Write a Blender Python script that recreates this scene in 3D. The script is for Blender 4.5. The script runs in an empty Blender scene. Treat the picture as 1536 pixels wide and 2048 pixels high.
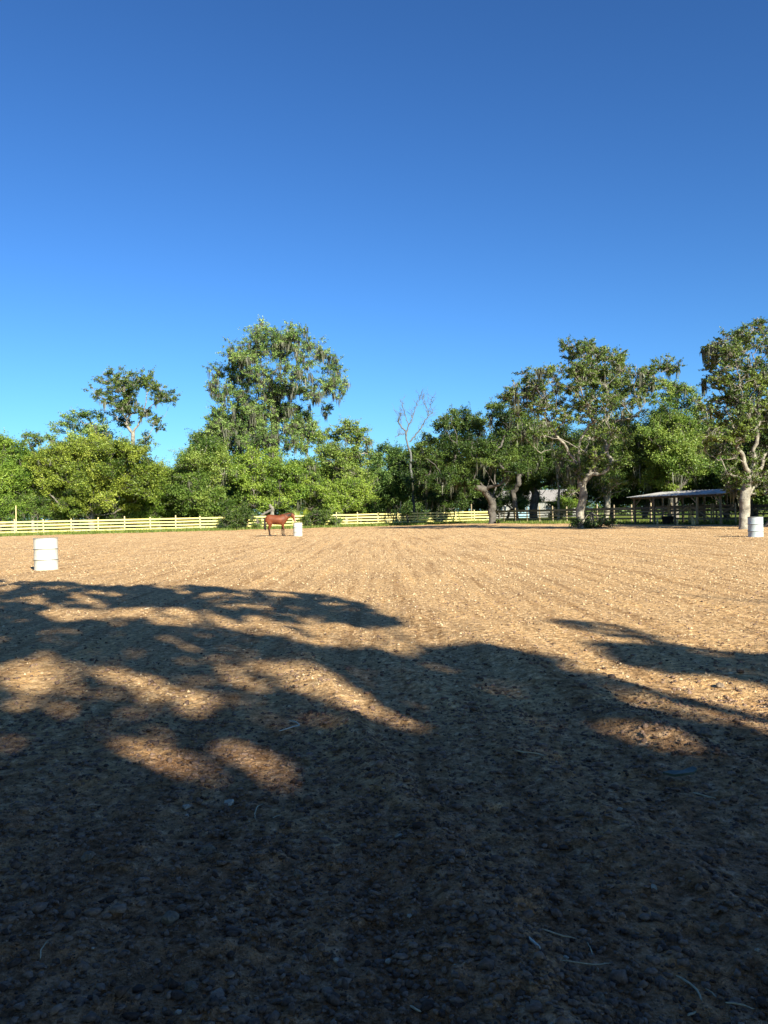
import bpy, bmesh, math, random
import numpy as np
from mathutils import Matrix, Vector
rng = np.random.default_rng(7)
random.seed(7)
R = math.radians
sc = bpy.context.scene
COL = sc.collection

# ------------------------------------------------------------------ camera
F = 1539.0                      # focal length in pixels of the 1536x2048 photograph
CAM_H = 1.24
cam_d = bpy.data.cameras.new("camera"); cam = bpy.data.objects.new("camera", cam_d); COL.objects.link(cam)
cam_d.sensor_fit = 'VERTICAL'; cam_d.sensor_height = 34.6; cam_d.lens = 34.6 * F / 2048
cam_d.clip_start = 0.05; cam_d.clip_end = 5000
RC = (Matrix.Rotation(R(90.15), 4, 'X') @ Matrix.Rotation(R(-1.25), 4, 'Z'))
cam.matrix_world = Matrix.Translation((0, 0, CAM_H)) @ RC
sc.camera = cam
def ray(px, py):
    return RC.to_3x3() @ Vector(((px - 768) / F, -(py - 1024) / F, -1))
def ground(px, py):
    d = ray(px, py); t = -CAM_H / d.z
    return Vector((d.x * t, d.y * t, 0))
def at(px, py, Y):
    d = ray(px, py); t = Y / d.y
    return Vector((d.x * t, Y, CAM_H + d.z * t))
RCn = np.array(RC.to_3x3())
def project(P):
    d = (P - np.array([0, 0, CAM_H])) @ RCn
    z = np.where(np.abs(d[:, 2]) < 1e-6, 1e-6, -d[:, 2])
    return 768 + F * d[:, 0] / z, 1024 - F * d[:, 1] / z, z

# ------------------------------------------------------------------ sky, sun, exposure
SUN_AZ, SUN_EL = 152.0, 26.0     # azimuth clockwise from +Y
sv = Vector((math.sin(R(SUN_AZ)) * math.cos(R(SUN_EL)), math.cos(R(SUN_AZ)) * math.cos(R(SUN_EL)), math.sin(R(SUN_EL))))
w = bpy.data.worlds.new("World"); sc.world = w; w.use_nodes = True
nt = w.node_tree; nt.nodes.clear()
sky = nt.nodes.new('ShaderNodeTexSky'); sky.sky_type = 'NISHITA'; sky.sun_disc = False
sky.sun_elevation = R(SUN_EL); sky.sun_rotation = R(SUN_AZ)
sky.altitude = 0; sky.air_density = 1.0; sky.dust_density = 0.7; sky.ozone_density = 3.5
hs = nt.nodes.new('ShaderNodeMix'); hs.data_type = 'RGBA'; hs.blend_type = 'MULTIPLY'; hs.inputs[0].default_value = 1.0; hs.inputs[7].default_value = (0.66, 0.99, 1.25, 1)
bgn = nt.nodes.new('ShaderNodeBackground'); bgn.inputs[1].default_value = 0.053
wo = nt.nodes.new('ShaderNodeOutputWorld')
nt.links.new(sky.outputs[0], hs.inputs[6]); gm = nt.nodes.new('ShaderNodeGamma'); gm.inputs[1].default_value = 1.24
m1 = nt.nodes.new('ShaderNodeVectorMath'); m1.operation = 'SCALE'; m1.inputs[3].default_value = 0.14
m2 = nt.nodes.new('ShaderNodeVectorMath'); m2.operation = 'SCALE'; m2.inputs[3].default_value = 1 / 0.14
nt.links.new(hs.outputs[2], m1.inputs[0]); nt.links.new(m1.outputs[0], gm.inputs[0]); nt.links.new(gm.outputs[0], m2.inputs[0]); nt.links.new(m2.outputs[0], bgn.inputs[0]); nt.links.new(bgn.outputs[0], wo.inputs[0])
sd = bpy.data.lights.new("sun", 'SUN'); so = bpy.data.objects.new("sun", sd); COL.objects.link(so)
sd.energy = 5.0; sd.angle = R(0.5); sd.color = (1.0, 0.93, 0.73)
so.rotation_euler = sv.to_track_quat('Z', 'Y').to_euler(); so.location = sv * 100
sc.view_settings.view_transform = 'Standard'; sc.view_settings.look = 'None'
sc.view_settings.exposure = 1.42; sc.view_settings.gamma = 1.0

# ------------------------------------------------------------------ helpers
def fast_mesh(name, V, faces_n, idx, smooth=False, attr=None):
    """V Nx3, faces_n = verts per face, idx = MxK index array"""
    me = bpy.data.meshes.new(name)
    V = np.ascontiguousarray(V, dtype=np.float32); idx = np.ascontiguousarray(idx, dtype=np.int32)
    me.vertices.add(len(V)); me.vertices.foreach_set('co', V.ravel())
    M = len(idx)
    me.loops.add(M * faces_n); me.loops.foreach_set('vertex_index', idx.ravel())
    me.polygons.add(M)
    me.polygons.foreach_set('loop_start', np.arange(0, M * faces_n, faces_n, dtype=np.int32))
    me.polygons.foreach_set('loop_total', np.full(M, faces_n, dtype=np.int32))
    if smooth: me.polygons.foreach_set('use_smooth', np.ones(M, dtype=bool))
    if attr is not None:
        a = me.attributes.new('tint', 'FLOAT', 'FACE'); a.data.foreach_set('value', np.ascontiguousarray(attr, dtype=np.float32))
    me.update(calc_edges=True); me.validate()
    return me
def link(name, me, mat=None, parent=None):
    o = bpy.data.objects.new(name, me); COL.objects.link(o)
    if mat and me and not len(me.materials): me.materials.append(mat)
    if parent: o.parent = parent; o.matrix_parent_inverse = Matrix.Identity(4)
    return o
def tag(o, label=None, cat=None, group=None, kind=None):
    if label: o['label'] = label
    if cat: o['category'] = cat
    if group: o['group'] = group
    if kind: o['kind'] = kind
    return o
def thing(name, label, cat, loc=(0, 0, 0), rz=0, group=None):
    o = bpy.data.objects.new(name, None); COL.objects.link(o); o.location = loc; o.rotation_euler = (0, 0, rz)
    o.empty_display_size = 0.2
    return tag(o, label, cat, group)
def bm_mesh(name, bm, smooth=False):
    me = bpy.data.meshes.new(name); bm.to_mesh(me); bm.free()
    if smooth:
        for p in me.polygons: p.use_smooth = True
    return me
def bm_box(bm, c, s, rot=None, bevel=0.0, jit=0.0):
    r = bmesh.ops.create_cube(bm, size=1.0)
    vs = r['verts']
    m = Matrix.Translation(c) @ (rot.to_4x4() if rot else Matrix.Identity(4)) @ Matrix.Diagonal((s[0], s[1], s[2], 1))
    bmesh.ops.transform(bm, matrix=m, verts=vs)
    if bevel > 0:
        es = list({e for v in vs for e in v.link_edges})
        bmesh.ops.bevel(bm, geom=es, offset=bevel, segments=1, affect='EDGES')
def beam(bm, a, b, wdt, hgt, up=Vector((0, 0, 1)), bevel=0.0):
    a = Vector(a); b = Vector(b); d = b - a; L = d.length; x = d.normalized()
    y = up.cross(x)
    if y.length < 1e-3: y = Vector((0, 1, 0)).cross(x)
    y.normalize(); z = x.cross(y)
    rot = Matrix((x, y, z)).transposed()
    bm_box(bm, (a + b) / 2, (L, wdt, hgt), rot, bevel)
def tubes(paths, sides=6):
    """paths: list of (pts Nx3, radii N). returns V, quads"""
    Vs, Is, off = [], [], 0
    ang = np.linspace(0, 2 * np.pi, sides, endpoint=False)
    for P, rad in paths:
        P = np.asarray(P, float); rad = np.asarray(rad, float); n = len(P)
        T = np.gradient(P, axis=0); T /= (np.linalg.norm(T, axis=1, keepdims=True) + 1e-9)
        ref = np.array([0.31, 0.95, 0.05]) if abs(T[0, 2]) > 0.6 else np.array([0.05, 0.1, 1.0])
        A = np.cross(T, ref); A /= (np.linalg.norm(A, axis=1, keepdims=True) + 1e-9); B = np.cross(T, A)
        ring = P[:, None, :] + rad[:, None, None] * (np.cos(ang)[None, :, None] * A[:, None, :] + np.sin(ang)[None, :, None] * B[:, None, :])
        Vs.append(ring.reshape(-1, 3))
        i = np.arange(n - 1)[:, None] * sides; j = np.arange(sides)[None, :]; j2 = (j + 1) % sides
        q = np.stack([i + j, i + j2, i + sides + j2, i + sides + j], -1).reshape(-1, 4) + off
        Is.append(q); off += n * sides
    return np.concatenate(Vs), np.concatenate(Is)
# numpy gradient-free value noise
def _h(ix, iy, seed):
    n = (ix.astype(np.int64) * 374761393 + iy.astype(np.int64) * 668265263 + seed * 974634777) & 0xffffffff
    n = ((n ^ (n >> 13)) * 1274126177) & 0xffffffff
    return ((n ^ (n >> 16)) & 0xffff) / 65535.0
def vnoise(x, y, seed=0):
    ix = np.floor(x); iy = np.floor(y); fx = x - ix; fy = y - iy
    fx = fx * fx * (3 - 2 * fx); fy = fy * fy * (3 - 2 * fy)
    ix = ix.astype(np.int64); iy = iy.astype(np.int64)
    a = _h(ix, iy, seed); b = _h(ix + 1, iy, seed); c = _h(ix, iy + 1, seed); d = _h(ix + 1, iy + 1, seed)
    return (a + (b - a) * fx) * (1 - fy) + (c + (d - c) * fx) * fy

# ------------------------------------------------------------------ materials
class NB:
    def __init__(s, name):
        s.m = bpy.data.materials.new(name); s.m.use_nodes = True; s.t = s.m.node_tree; s.t.nodes.clear()
        s.out = s.n('ShaderNodeOutputMaterial')
    def n(s, typ, **k):
        x = s.t.nodes.new(typ)
        for a, b in k.items(): setattr(x, a, b)
        return x
    def l(s, a, b): s.t.links.new(a, b)
    def noise(s, vec, scale, detail=4, rough=0.6):
        x = s.n('ShaderNodeTexNoise'); x.inputs['Scale'].default_value = scale; x.inputs['Detail'].default_value = detail
        x.inputs['Roughness'].default_value = rough
        if vec is not None: s.l(vec, x.inputs['Vector'])
        return x.outputs['Fac']
    def ramp(s, fac, stops):
        x = s.n('ShaderNodeValToRGB'); e = x.color_ramp.elements
        while len(e) < len(stops): e.new(0.5)
        for i, (p, c) in enumerate(stops):
            e[i].position = p; e[i].color = (c[0], c[1], c[2], 1)
        s.l(fac, x.inputs[0]); return x.outputs[0]
    def mix(s, a, b, f, mode='MIX'):
        x = s.n('ShaderNodeMix', data_type='RGBA', blend_type=mode)
        for v, i in ((f, 0), (a, 6), (b, 7)):
            if isinstance(v, (int, float)): x.inputs[i].default_value = v
            elif isinstance(v, tuple): x.inputs[i].default_value = (v[0], v[1], v[2], 1)
            else: s.l(v, x.inputs[i])
        return x.outputs[2]
    def math(s, op, a, b=0.0):
        x = s.n('ShaderNodeMath', operation=op)
        for v, i in ((a, 0), (b, 1)):
            if isinstance(v, (int, float)): x.inputs[i].default_value = v
            else: s.l(v, x.inputs[i])
        return x.outputs[0]
    def bsdf(s, col, rough=0.8, spec=0.3, bump=None, bs=0.5, bd=0.02, metal=0.0):
        b = s.n('ShaderNodeBsdfPrincipled')
        if isinstance(col, tuple): b.inputs['Base Color'].default_value = (col[0], col[1], col[2], 1)
        else: s.l(col, b.inputs['Base Color'])
        b.inputs['Roughness'].default_value = rough; b.inputs['Specular IOR Level'].default_value = spec
        b.inputs['Metallic'].default_value = metal
        if bump is not None:
            u = s.n('ShaderNodeBump'); u.inputs['Strength'].default_value = bs; u.inputs['Distance'].default_value = bd
            s.l(bump, u.inputs['Height']); s.l(u.outputs[0], b.inputs['Normal'])
        s.l(b.outputs[0], s.out.inputs[0]); return b
def obj_coord(nb): return nb.n('ShaderNodeTexCoord').outputs['Object']
def geo_pos(nb): return nb.n('ShaderNodeNewGeometry').outputs['Position']

def foliage_mat(name, dark, mid, light, trans=0.3):
    nb = NB(name)
    a = nb.n('ShaderNodeAttribute', attribute_name='tint')
    col = nb.ramp(a.outputs['Fac'], [(0.0, dark), (0.5, mid), (1.0, light)])
    b = nb.bsdf(col, 0.5, 0.35)
    t = nb.n('ShaderNodeBsdfTranslucent'); c2 = nb.mix(col, (1.0, 1.0, 0.35), 1.0, 'MULTIPLY'); nb.l(c2, t.inputs[0])
    m = nb.n('ShaderNodeMixShader'); m.inputs[0].default_value = trans
    nb.l(b.outputs[0], m.inputs[1]); nb.l(t.outputs[0], m.inputs[2]); nb.l(m.outputs[0], nb.out.inputs[0])
    return nb.m
M = {}
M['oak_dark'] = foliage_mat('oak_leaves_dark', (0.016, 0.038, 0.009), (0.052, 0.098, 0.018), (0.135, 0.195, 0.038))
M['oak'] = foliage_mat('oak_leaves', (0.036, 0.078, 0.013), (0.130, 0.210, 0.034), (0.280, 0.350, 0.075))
M['oak_deep'] = foliage_mat('oak_leaves_deep', (0.024, 0.052, 0.011), (0.085, 0.140, 0.026), (0.200, 0.260, 0.055))
M['bright'] = foliage_mat('bright_leaves', (0.040, 0.095, 0.013), (0.150, 0.250, 0.030), (0.280, 0.370, 0.060))
M['yellow'] = foliage_mat('yellow_green_leaves', (0.042, 0.082, 0.012), (0.165, 0.225, 0.028), (0.320, 0.370, 0.056))
M['bluish'] = foliage_mat('cool_green_leaves', (0.036, 0.085, 0.020), (0.140, 0.240, 0.055), (0.290, 0.390, 0.115))
M['moss'] = foliage_mat('spanish_moss', (0.045, 0.05, 0.035), (0.10, 0.105, 0.07), (0.18, 0.18, 0.13), 0.2)
def bark_mat(name, a, b):
    nb = NB(name); p = geo_pos(nb)
    f = nb.noise(p, 3.5, 5); f2 = nb.noise(p, 22, 4)
    col = nb.mix(nb.ramp(f, [(0.35, a), (0.65, b)]), (0.5, 0.5, 0.5), nb.math('MULTIPLY', f2, 0.13))
    nb.bsdf(col, 0.9, 0.15, f2, 0.8, 0.05); return nb.m
M['bark_pale'] = bark_mat('pale_bark', (0.10, 0.088, 0.070), (0.31, 0.285, 0.235))
M['dead_wood'] = bark_mat('dead_wood', (0.06, 0.062, 0.06), (0.13, 0.135, 0.13))
M['bark'] = bark_mat('grey_bark', (0.06, 0.05, 0.04), (0.17, 0.15, 0.125))
M['bark_dark'] = bark_mat('dark_bark', (0.035, 0.03, 0.026), (0.10, 0.088, 0.074))

def wood_mat(name, c1, c2, rough=0.75):
    nb = NB(name); p = obj_coord(nb)
    mp = nb.n('ShaderNodeMapping'); mp.inputs['Scale'].default_value = (1.2, 14, 14); nb.l(p, mp.inputs[0])
    f = nb.noise(mp.outputs[0], 2.0, 5); oi = nb.n('ShaderNodeObjectInfo').outputs['Random']
    col = nb.mix(nb.ramp(f, [(0.3, c1), (0.7, c2)]), (0.62, 0.5, 0.32), nb.math('MULTIPLY', oi, 0.35))
    nb.bsdf(col, rough, 0.25, f, 0.3, 0.01); return nb.m
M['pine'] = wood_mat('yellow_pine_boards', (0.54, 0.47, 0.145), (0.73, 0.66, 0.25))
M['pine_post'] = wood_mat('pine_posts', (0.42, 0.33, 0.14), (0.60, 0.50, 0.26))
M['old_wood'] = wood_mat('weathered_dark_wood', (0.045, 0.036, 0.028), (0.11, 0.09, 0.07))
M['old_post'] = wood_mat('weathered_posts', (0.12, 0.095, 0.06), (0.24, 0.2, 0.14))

# sand of the arena: clods, combed lines, random patches and a shade-deepening near tint
nb = NB('arena_sand'); p = geo_pos(nb)
mp = nb.n('ShaderNodeMapping'); mp.inputs['Rotation'].default_value = (0, 0, -math.atan(0.24)); mp.inputs['Scale'].default_value = (1.5, 0.05, 1.0); nb.l(p, mp.inputs[0])
streak = nb.noise(mp.outputs[0], 2.6, 5, 0.65)
fine = nb.noise(p, 55, 3, 0.7); grit = nb.noise(p, 17, 4, 0.75); patch = nb.noise(p, 0.55, 3); broad = nb.noise(p, 3.1, 5, 0.7)
col = nb.ramp(grit, [(0.28, (0.15, 0.095, 0.045)), (0.43, (0.43, 0.285, 0.140)), (0.55, (0.56, 0.385, 0.195)), (0.70, (0.80, 0.62, 0.38))])
col = nb.mix(col, nb.ramp(fine, [(0.3, (0.45, 0.42, 0.38)), (0.5, (1, 1, 1)), (0.7, (1.25, 1.22, 1.2))]), 0.8, 'MULTIPLY')
col = nb.mix(col, nb.ramp(streak, [(0.38, (0.66, 0.60, 0.54)), (0.52, (1.0, 1.0, 1.0)), (0.65, (1.12, 1.05, 0.92))]), 0.85, 'MULTIPLY')
col = nb.mix(col, nb.ramp(patch, [(0.35, (0.88, 0.86, 0.86)), (0.6, (1.06, 1.02, 0.96))]), 0.8, 'MULTIPLY')
far_s = nb.noise(p, 13, 5, 0.8)
col = nb.mix(col, nb.ramp(far_s, [(0.36, (0.38, 0.32, 0.26)), (0.48, (0.98, 0.98, 0.98)), (0.64, (1.45, 1.42, 1.38))]), 0.85, 'MULTIPLY')
# darker near soil, also tinted to paint the tree shade deeper, with a ragged edge
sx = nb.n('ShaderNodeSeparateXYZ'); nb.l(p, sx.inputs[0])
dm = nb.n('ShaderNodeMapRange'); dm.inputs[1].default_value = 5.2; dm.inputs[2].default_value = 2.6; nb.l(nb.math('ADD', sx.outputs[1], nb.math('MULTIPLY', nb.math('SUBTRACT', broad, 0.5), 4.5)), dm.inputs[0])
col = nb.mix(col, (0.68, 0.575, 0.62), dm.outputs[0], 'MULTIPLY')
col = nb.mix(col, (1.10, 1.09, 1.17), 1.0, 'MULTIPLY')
hgt = nb.math('ADD', nb.math('MULTIPLY', grit, 1.0), nb.math('MULTIPLY', fine, 0.35))
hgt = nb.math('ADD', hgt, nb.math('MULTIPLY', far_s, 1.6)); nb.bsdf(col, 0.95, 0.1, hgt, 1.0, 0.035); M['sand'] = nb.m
# loose clods carry their own tint
nb = NB('dirt_clods'); p = geo_pos(nb); a = nb.n('ShaderNodeAttribute', attribute_name='tint').outputs['Fac']
col = nb.ramp(a, [(0.0, (0.075, 0.050, 0.042)), (0.4, (0.175, 0.118, 0.094)), (0.93, (0.28, 0.193, 0.15)), (1.0, (0.42, 0.36, 0.30))])
f = nb.noise(p, 120, 3)
nb.bsdf(nb.mix(col, nb.ramp(f, [(0.3, (0.6, 0.6, 0.6)), (0.7, (1.2, 1.2, 1.2))]), 0.8, 'MULTIPLY'), 0.95, 0.1, f, 0.6, 0.006); M['clod'] = nb.m
# grassy terrain
nb = NB('meadow_grass'); p = geo_pos(nb)
f1 = nb.noise(p, 0.35, 4); f2 = nb.noise(p, 6, 4, 0.8)
col = nb.mix(nb.ramp(f1, [(0.35, (0.085, 0.12, 0.022)), (0.65, (0.20, 0.23, 0.05))]), nb.ramp(f2, [(0.3, (0.4, 0.4, 0.35)), (0.7, (1.25, 1.25, 1.1))]), 0.9, 'MULTIPLY')
nb.bsdf(col, 0.95, 0.1, f2, 0.8, 0.1); M['meadow'] = nb.m
M['grass'] = foliage_mat('grass_blades', (0.05, 0.09, 0.012), (0.13, 0.18, 0.03), (0.26, 0.28, 0.07), 0.3)

# ------------------------------------------------------------------ ground
TH = R(22.0); cu = np.array([math.cos(TH), math.sin(TH)]); cv = np.array([-math.sin(TH), math.cos(TH)])
me = bpy.data.meshes.new('terrain'); bm = bmesh.new()
bmesh.ops.create_grid(bm, x_segments=60, y_segments=60, size=2500)
for v in bm.verts: v.co.z = -0.06
bm.to_mesh(me); bm.free()
tag(link('grass_field', me, M['meadow']), kind='structure')

def axis(lo, hi, c, s0, k):
    out = [c]; x = c
    while x < hi: x += s0 + k * (x - c); out.append(x)
    x = c; neg = []
    while x > lo: x -= s0 + k * (c - x); neg.append(x)
    return np.array(neg[::-1] + out)
def sand_height(X, Y, sp):
    """combed ridges, lumps and clods; sp = local grid spacing, fades out what the grid cannot hold"""
    a = X + 0.24 * Y; b = Y - 0.24 * X
    z = 0.030 * (vnoise(a * 2.4, b * 0.16, 1) - 0.5) + 0.018 * (vnoise(a * 6.0, b * 0.5, 2) - 0.5)
    z += 0.10 * (vnoise(X * 0.13, Y * 0.10, 3) - 0.5) * np.clip((np.hypot(X, Y) - 6) / 20, 0, 1) * 0.6
    for L, A, s in ((0.45, 0.018, 4), (0.17, 0.020, 5), (0.075, 0.021, 6), (0.038, 0.014, 7), (0.02, 0.007, 8)):
        n = vnoise(X / L + 3.1 * s, Y / L + 1.7 * s, s)
        bil = 1 - np.abs(2 * n - 1) ** 1.0
        z += A * (0.55 * (n - 0.5) + 0.6 * (0.5 - bil)) * np.clip(1.6 - 1.6 * sp / L, 0, 1)
    # the tyre and harrow ridges that run away from the camera
    for a0, wd, hh in ((0.88, 0.10, 0.030), (1.60, 0.09, 0.022), (2.55, 0.16, 0.045), (2.95, 0.12, 0.03), (-1.5, 0.2, 0.02)):
        z += hh * np.exp(-((a - a0 - 0.12 * (vnoise(b * 0.5, b * 0 + a0, 9) - 0.5)) / wd) ** 2) * (0.5 + vnoise(b * 2.2, a * 2.2, 10)) * np.clip((14 - b) / 8, 0, 1)
    return z
U = axis(-62, 43.5, 0.9, 0.0105, 0.0098); Vv = axis(-14, 77.0, 2.2, 0.0105, 0.0098)
su = np.gradient(U); svv = np.gradient(Vv)
UU, VV = np.meshgrid(U, Vv); SP = np.maximum(*np.meshgrid(su, svv))
X = UU * cu[0] + VV * cv[0]; Y = UU * cu[1] + VV * cv[1]
Z = sand_height(X, Y, SP)
edge = np.minimum(43.5 - UU, 77.0 - VV) + 2.4 * (vnoise(X * 0.35, Y * 0.35, 20) - 0.5) + 1.2 * (vnoise(X * 1.4, Y * 1.4, 21) - 0.5)
Z = np.where(edge < 1.6, np.maximum(Z - 0.09 * (1.6 - edge), -0.3), Z)
nu, nv = len(U), len(Vv)
i = (np.arange(nv - 1)[:, None] * nu + np.arange(nu - 1)[None, :])
Q = np.stack([i, i + 1, i + nu + 1, i + nu], -1).reshape(-1, 4)
me = fast_mesh('ground', np.stack([X, Y, Z], -1).reshape(-1, 3), 4, Q, True)
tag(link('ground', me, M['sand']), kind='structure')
print('ground verts', nu * nv)

# loose clods
bm = bmesh.new(); bmesh.ops.create_icosphere(bm, subdivisions=1, radius=1.0)
ico0 = np.array([v.co[:] for v in bm.verts]); if0 = np.array([[v.index for v in f.verts] for f in bm.faces]); bm.free()
bm = bmesh.new(); bmesh.ops.create_icosphere(bm, subdivisions=2, radius=1.0)
ico1 = np.array([v.co[:] for v in bm.verts]); if1 = np.array([[v.index for v in f.verts] for f in bm.faces]); bm.free()
def clods(n, y0, y1, smin, smax, ico, fc, power=2.2, pw=1.0, squash=0.65):
    d = y0 + (y1 - y0) * rng.random(n) ** pw
    x = (rng.random(n) * 2 - 1) * (0.56 * d + 0.5)
    s = smin + (smax - smin) * rng.random(n) ** power
    # clumped along the ridges
    a = x + 0.24 * d
    keep = rng.random(n) < 0.35 + 0.65 * vnoise(a * 3.0, d * 0.4, 30) + 0.5 * np.exp(-((a - 0.88) / .12) ** 2) + 0.5 * np.exp(-((a - 2.6) / .25) ** 2)
    d, x, s = d[keep], x[keep], s[keep]; n = len(d)
    z = sand_height(x, d, np.full(n, 0.012)) + s * 0.15
    k = len(ico)
    jit = 1 + 0.55 * (rng.random((n, k)) - 0.5) * 2 * 0.8
    sc3 = 0.6 + 0.8 * rng.random((n, 3)); sc3[:, 2] *= squash
    V = ico[None] * jit[..., None] * sc3[:, None, :] * s[:, None, None] * 0.5
    th = rng.random(n) * 6.283; c, sn = np.cos(th)[:, None], np.sin(th)[:, None]
    V = np.stack([V[..., 0] * c - V[..., 1] * sn, V[..., 0] * sn + V[..., 1] * c, V[..., 2]], -1)
    V += np.stack([x, d, z], -1)[:, None, :]
    I = fc[None] + (np.arange(n) * k)[:, None, None]
    t = np.clip(rng.normal(0.45, 0.26, n), 0, 0.93); t = np.where(rng.random(n) < 0.0012, 1.0, t)
    return V.reshape(-1, 3), I.reshape(-1, 3), np.repeat(t, len(fc))
parts = [clods(34000, 1.5, 5.0, 0.006, 0.026, ico0, if0, 2.5, 1.2), clods(9000, 4.5, 12.0, 0.010, 0.032, ico0, if0, 3.0, 1.1),
         clods(5500, 1.5, 7.0, 0.012, 0.042, ico0, if0, 2.2, 1.2), clods(2500, 10, 30, 0.014, 0.04, ico0, if0, 3.0, 1.2)]
off = 0; Va, Ia, Ta = [], [], []
for v_, i_, t_ in parts:
    Va.append(v_); Ia.append(i_ + off); Ta.append(t_); off += len(v_)
tag(link('dirt_clods', fast_mesh('dirt_clods', np.concatenate(Va), 3, np.concatenate(Ia), False, np.concatenate(Ta)), M['clod']),
    'loose crumbly brown dirt clods strewn over the arena', 'dirt clods', kind='stuff')

# pale crumbs of sand farther out
octv = np.array([(1, 0, 0), (0, 1, 0), (-1, 0, 0), (0, -1, 0), (0, 0, 1.0), (0, 0, -.6)]); octf = np.array([(0, 1, 4), (1, 2, 4), (2, 3, 4), (3, 0, 4)])
cr = [clods(60000, 5, 26, 0.010, 0.030, octv, octf, 1.8, 0.75, 0.9), clods(170000, 9, 66, 0.014, 0.046, octv, octf, 1.8, 0.62, 1.0)]
Vc = np.concatenate([c[0] for c in cr]); Ic = np.concatenate([cr[0][1], cr[1][1] + len(cr[0][0])]); Tc = rng.normal(.5, .25, len(Ic) // 4).clip(0, 1).repeat(4)
uu = Vc @ np.array([cu[0], cu[1], 0]); vv_ = Vc @ np.array([cv[0], cv[1], 0]); okv = (uu < 41) & (vv_ < 75); okf = okv[Ic].all(1)
nb = NB('sand_crumb'); a = nb.n('ShaderNodeAttribute', attribute_name='tint').outputs['Fac']
nb.bsdf(nb.ramp(a, [(0.0, (0.09, 0.06, 0.04)), (0.4, (0.38, 0.26, 0.145)), (0.7, (0.60, 0.44, 0.27)), (1.0, (0.64, 0.50, 0.33))]), 0.95, 0.1); M['crumb'] = nb.m
tag(link('sand_crumbs', fast_mesh('sand_crumbs', Vc, 3, Ic[okf], False, Tc[okf]), M['crumb']), 'pale crumbs of dry soil covering the sunlit arena', 'soil crumbs', kind='stuff')

# ------------------------------------------------------------------ trees
def leaf_arrays(C, N, S, asp=0.6):
    n = len(C); r = rng.normal(size=(n, 3)); N = N / (np.linalg.norm(N, axis=1, keepdims=True) + 1e-9)
    t1 = np.cross(N, r); t1 /= (np.linalg.norm(t1, axis=1, keepdims=True) + 1e-9); t2 = np.cross(N, t1)
    a = S[:, None] * 0.5; b = a * asp
    V = np.stack([C - t1 * a, C + t2 * b + N * a * 0.25, C + t1 * a, C - t2 * b + N * a * 0.25], 1).reshape(-1, 3)
    return V, np.arange(n * 4).reshape(-1, 4)
def curve_pts(a, b, n, sag, wob, up=0.0):
    t = np.linspace(0, 1, n)[:, None]
    P = a * (1 - t) + b * t
    L = np.linalg.norm(b - a)
    P[:, 2] += (np.sin(np.pi * t[:, 0])) * sag * L
    ph = rng.random(3) * 6.28; fr = 2.0 + 3 * rng.random(3)
    P += np.sin(t * fr + ph) * wob * L * np.sin(np.pi * t)
    w2 = rng.normal(size=(n, 3)) * wob * 0.35 * L; w2[0] = 0; w2[-1] = 0
    return P + w2
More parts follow.
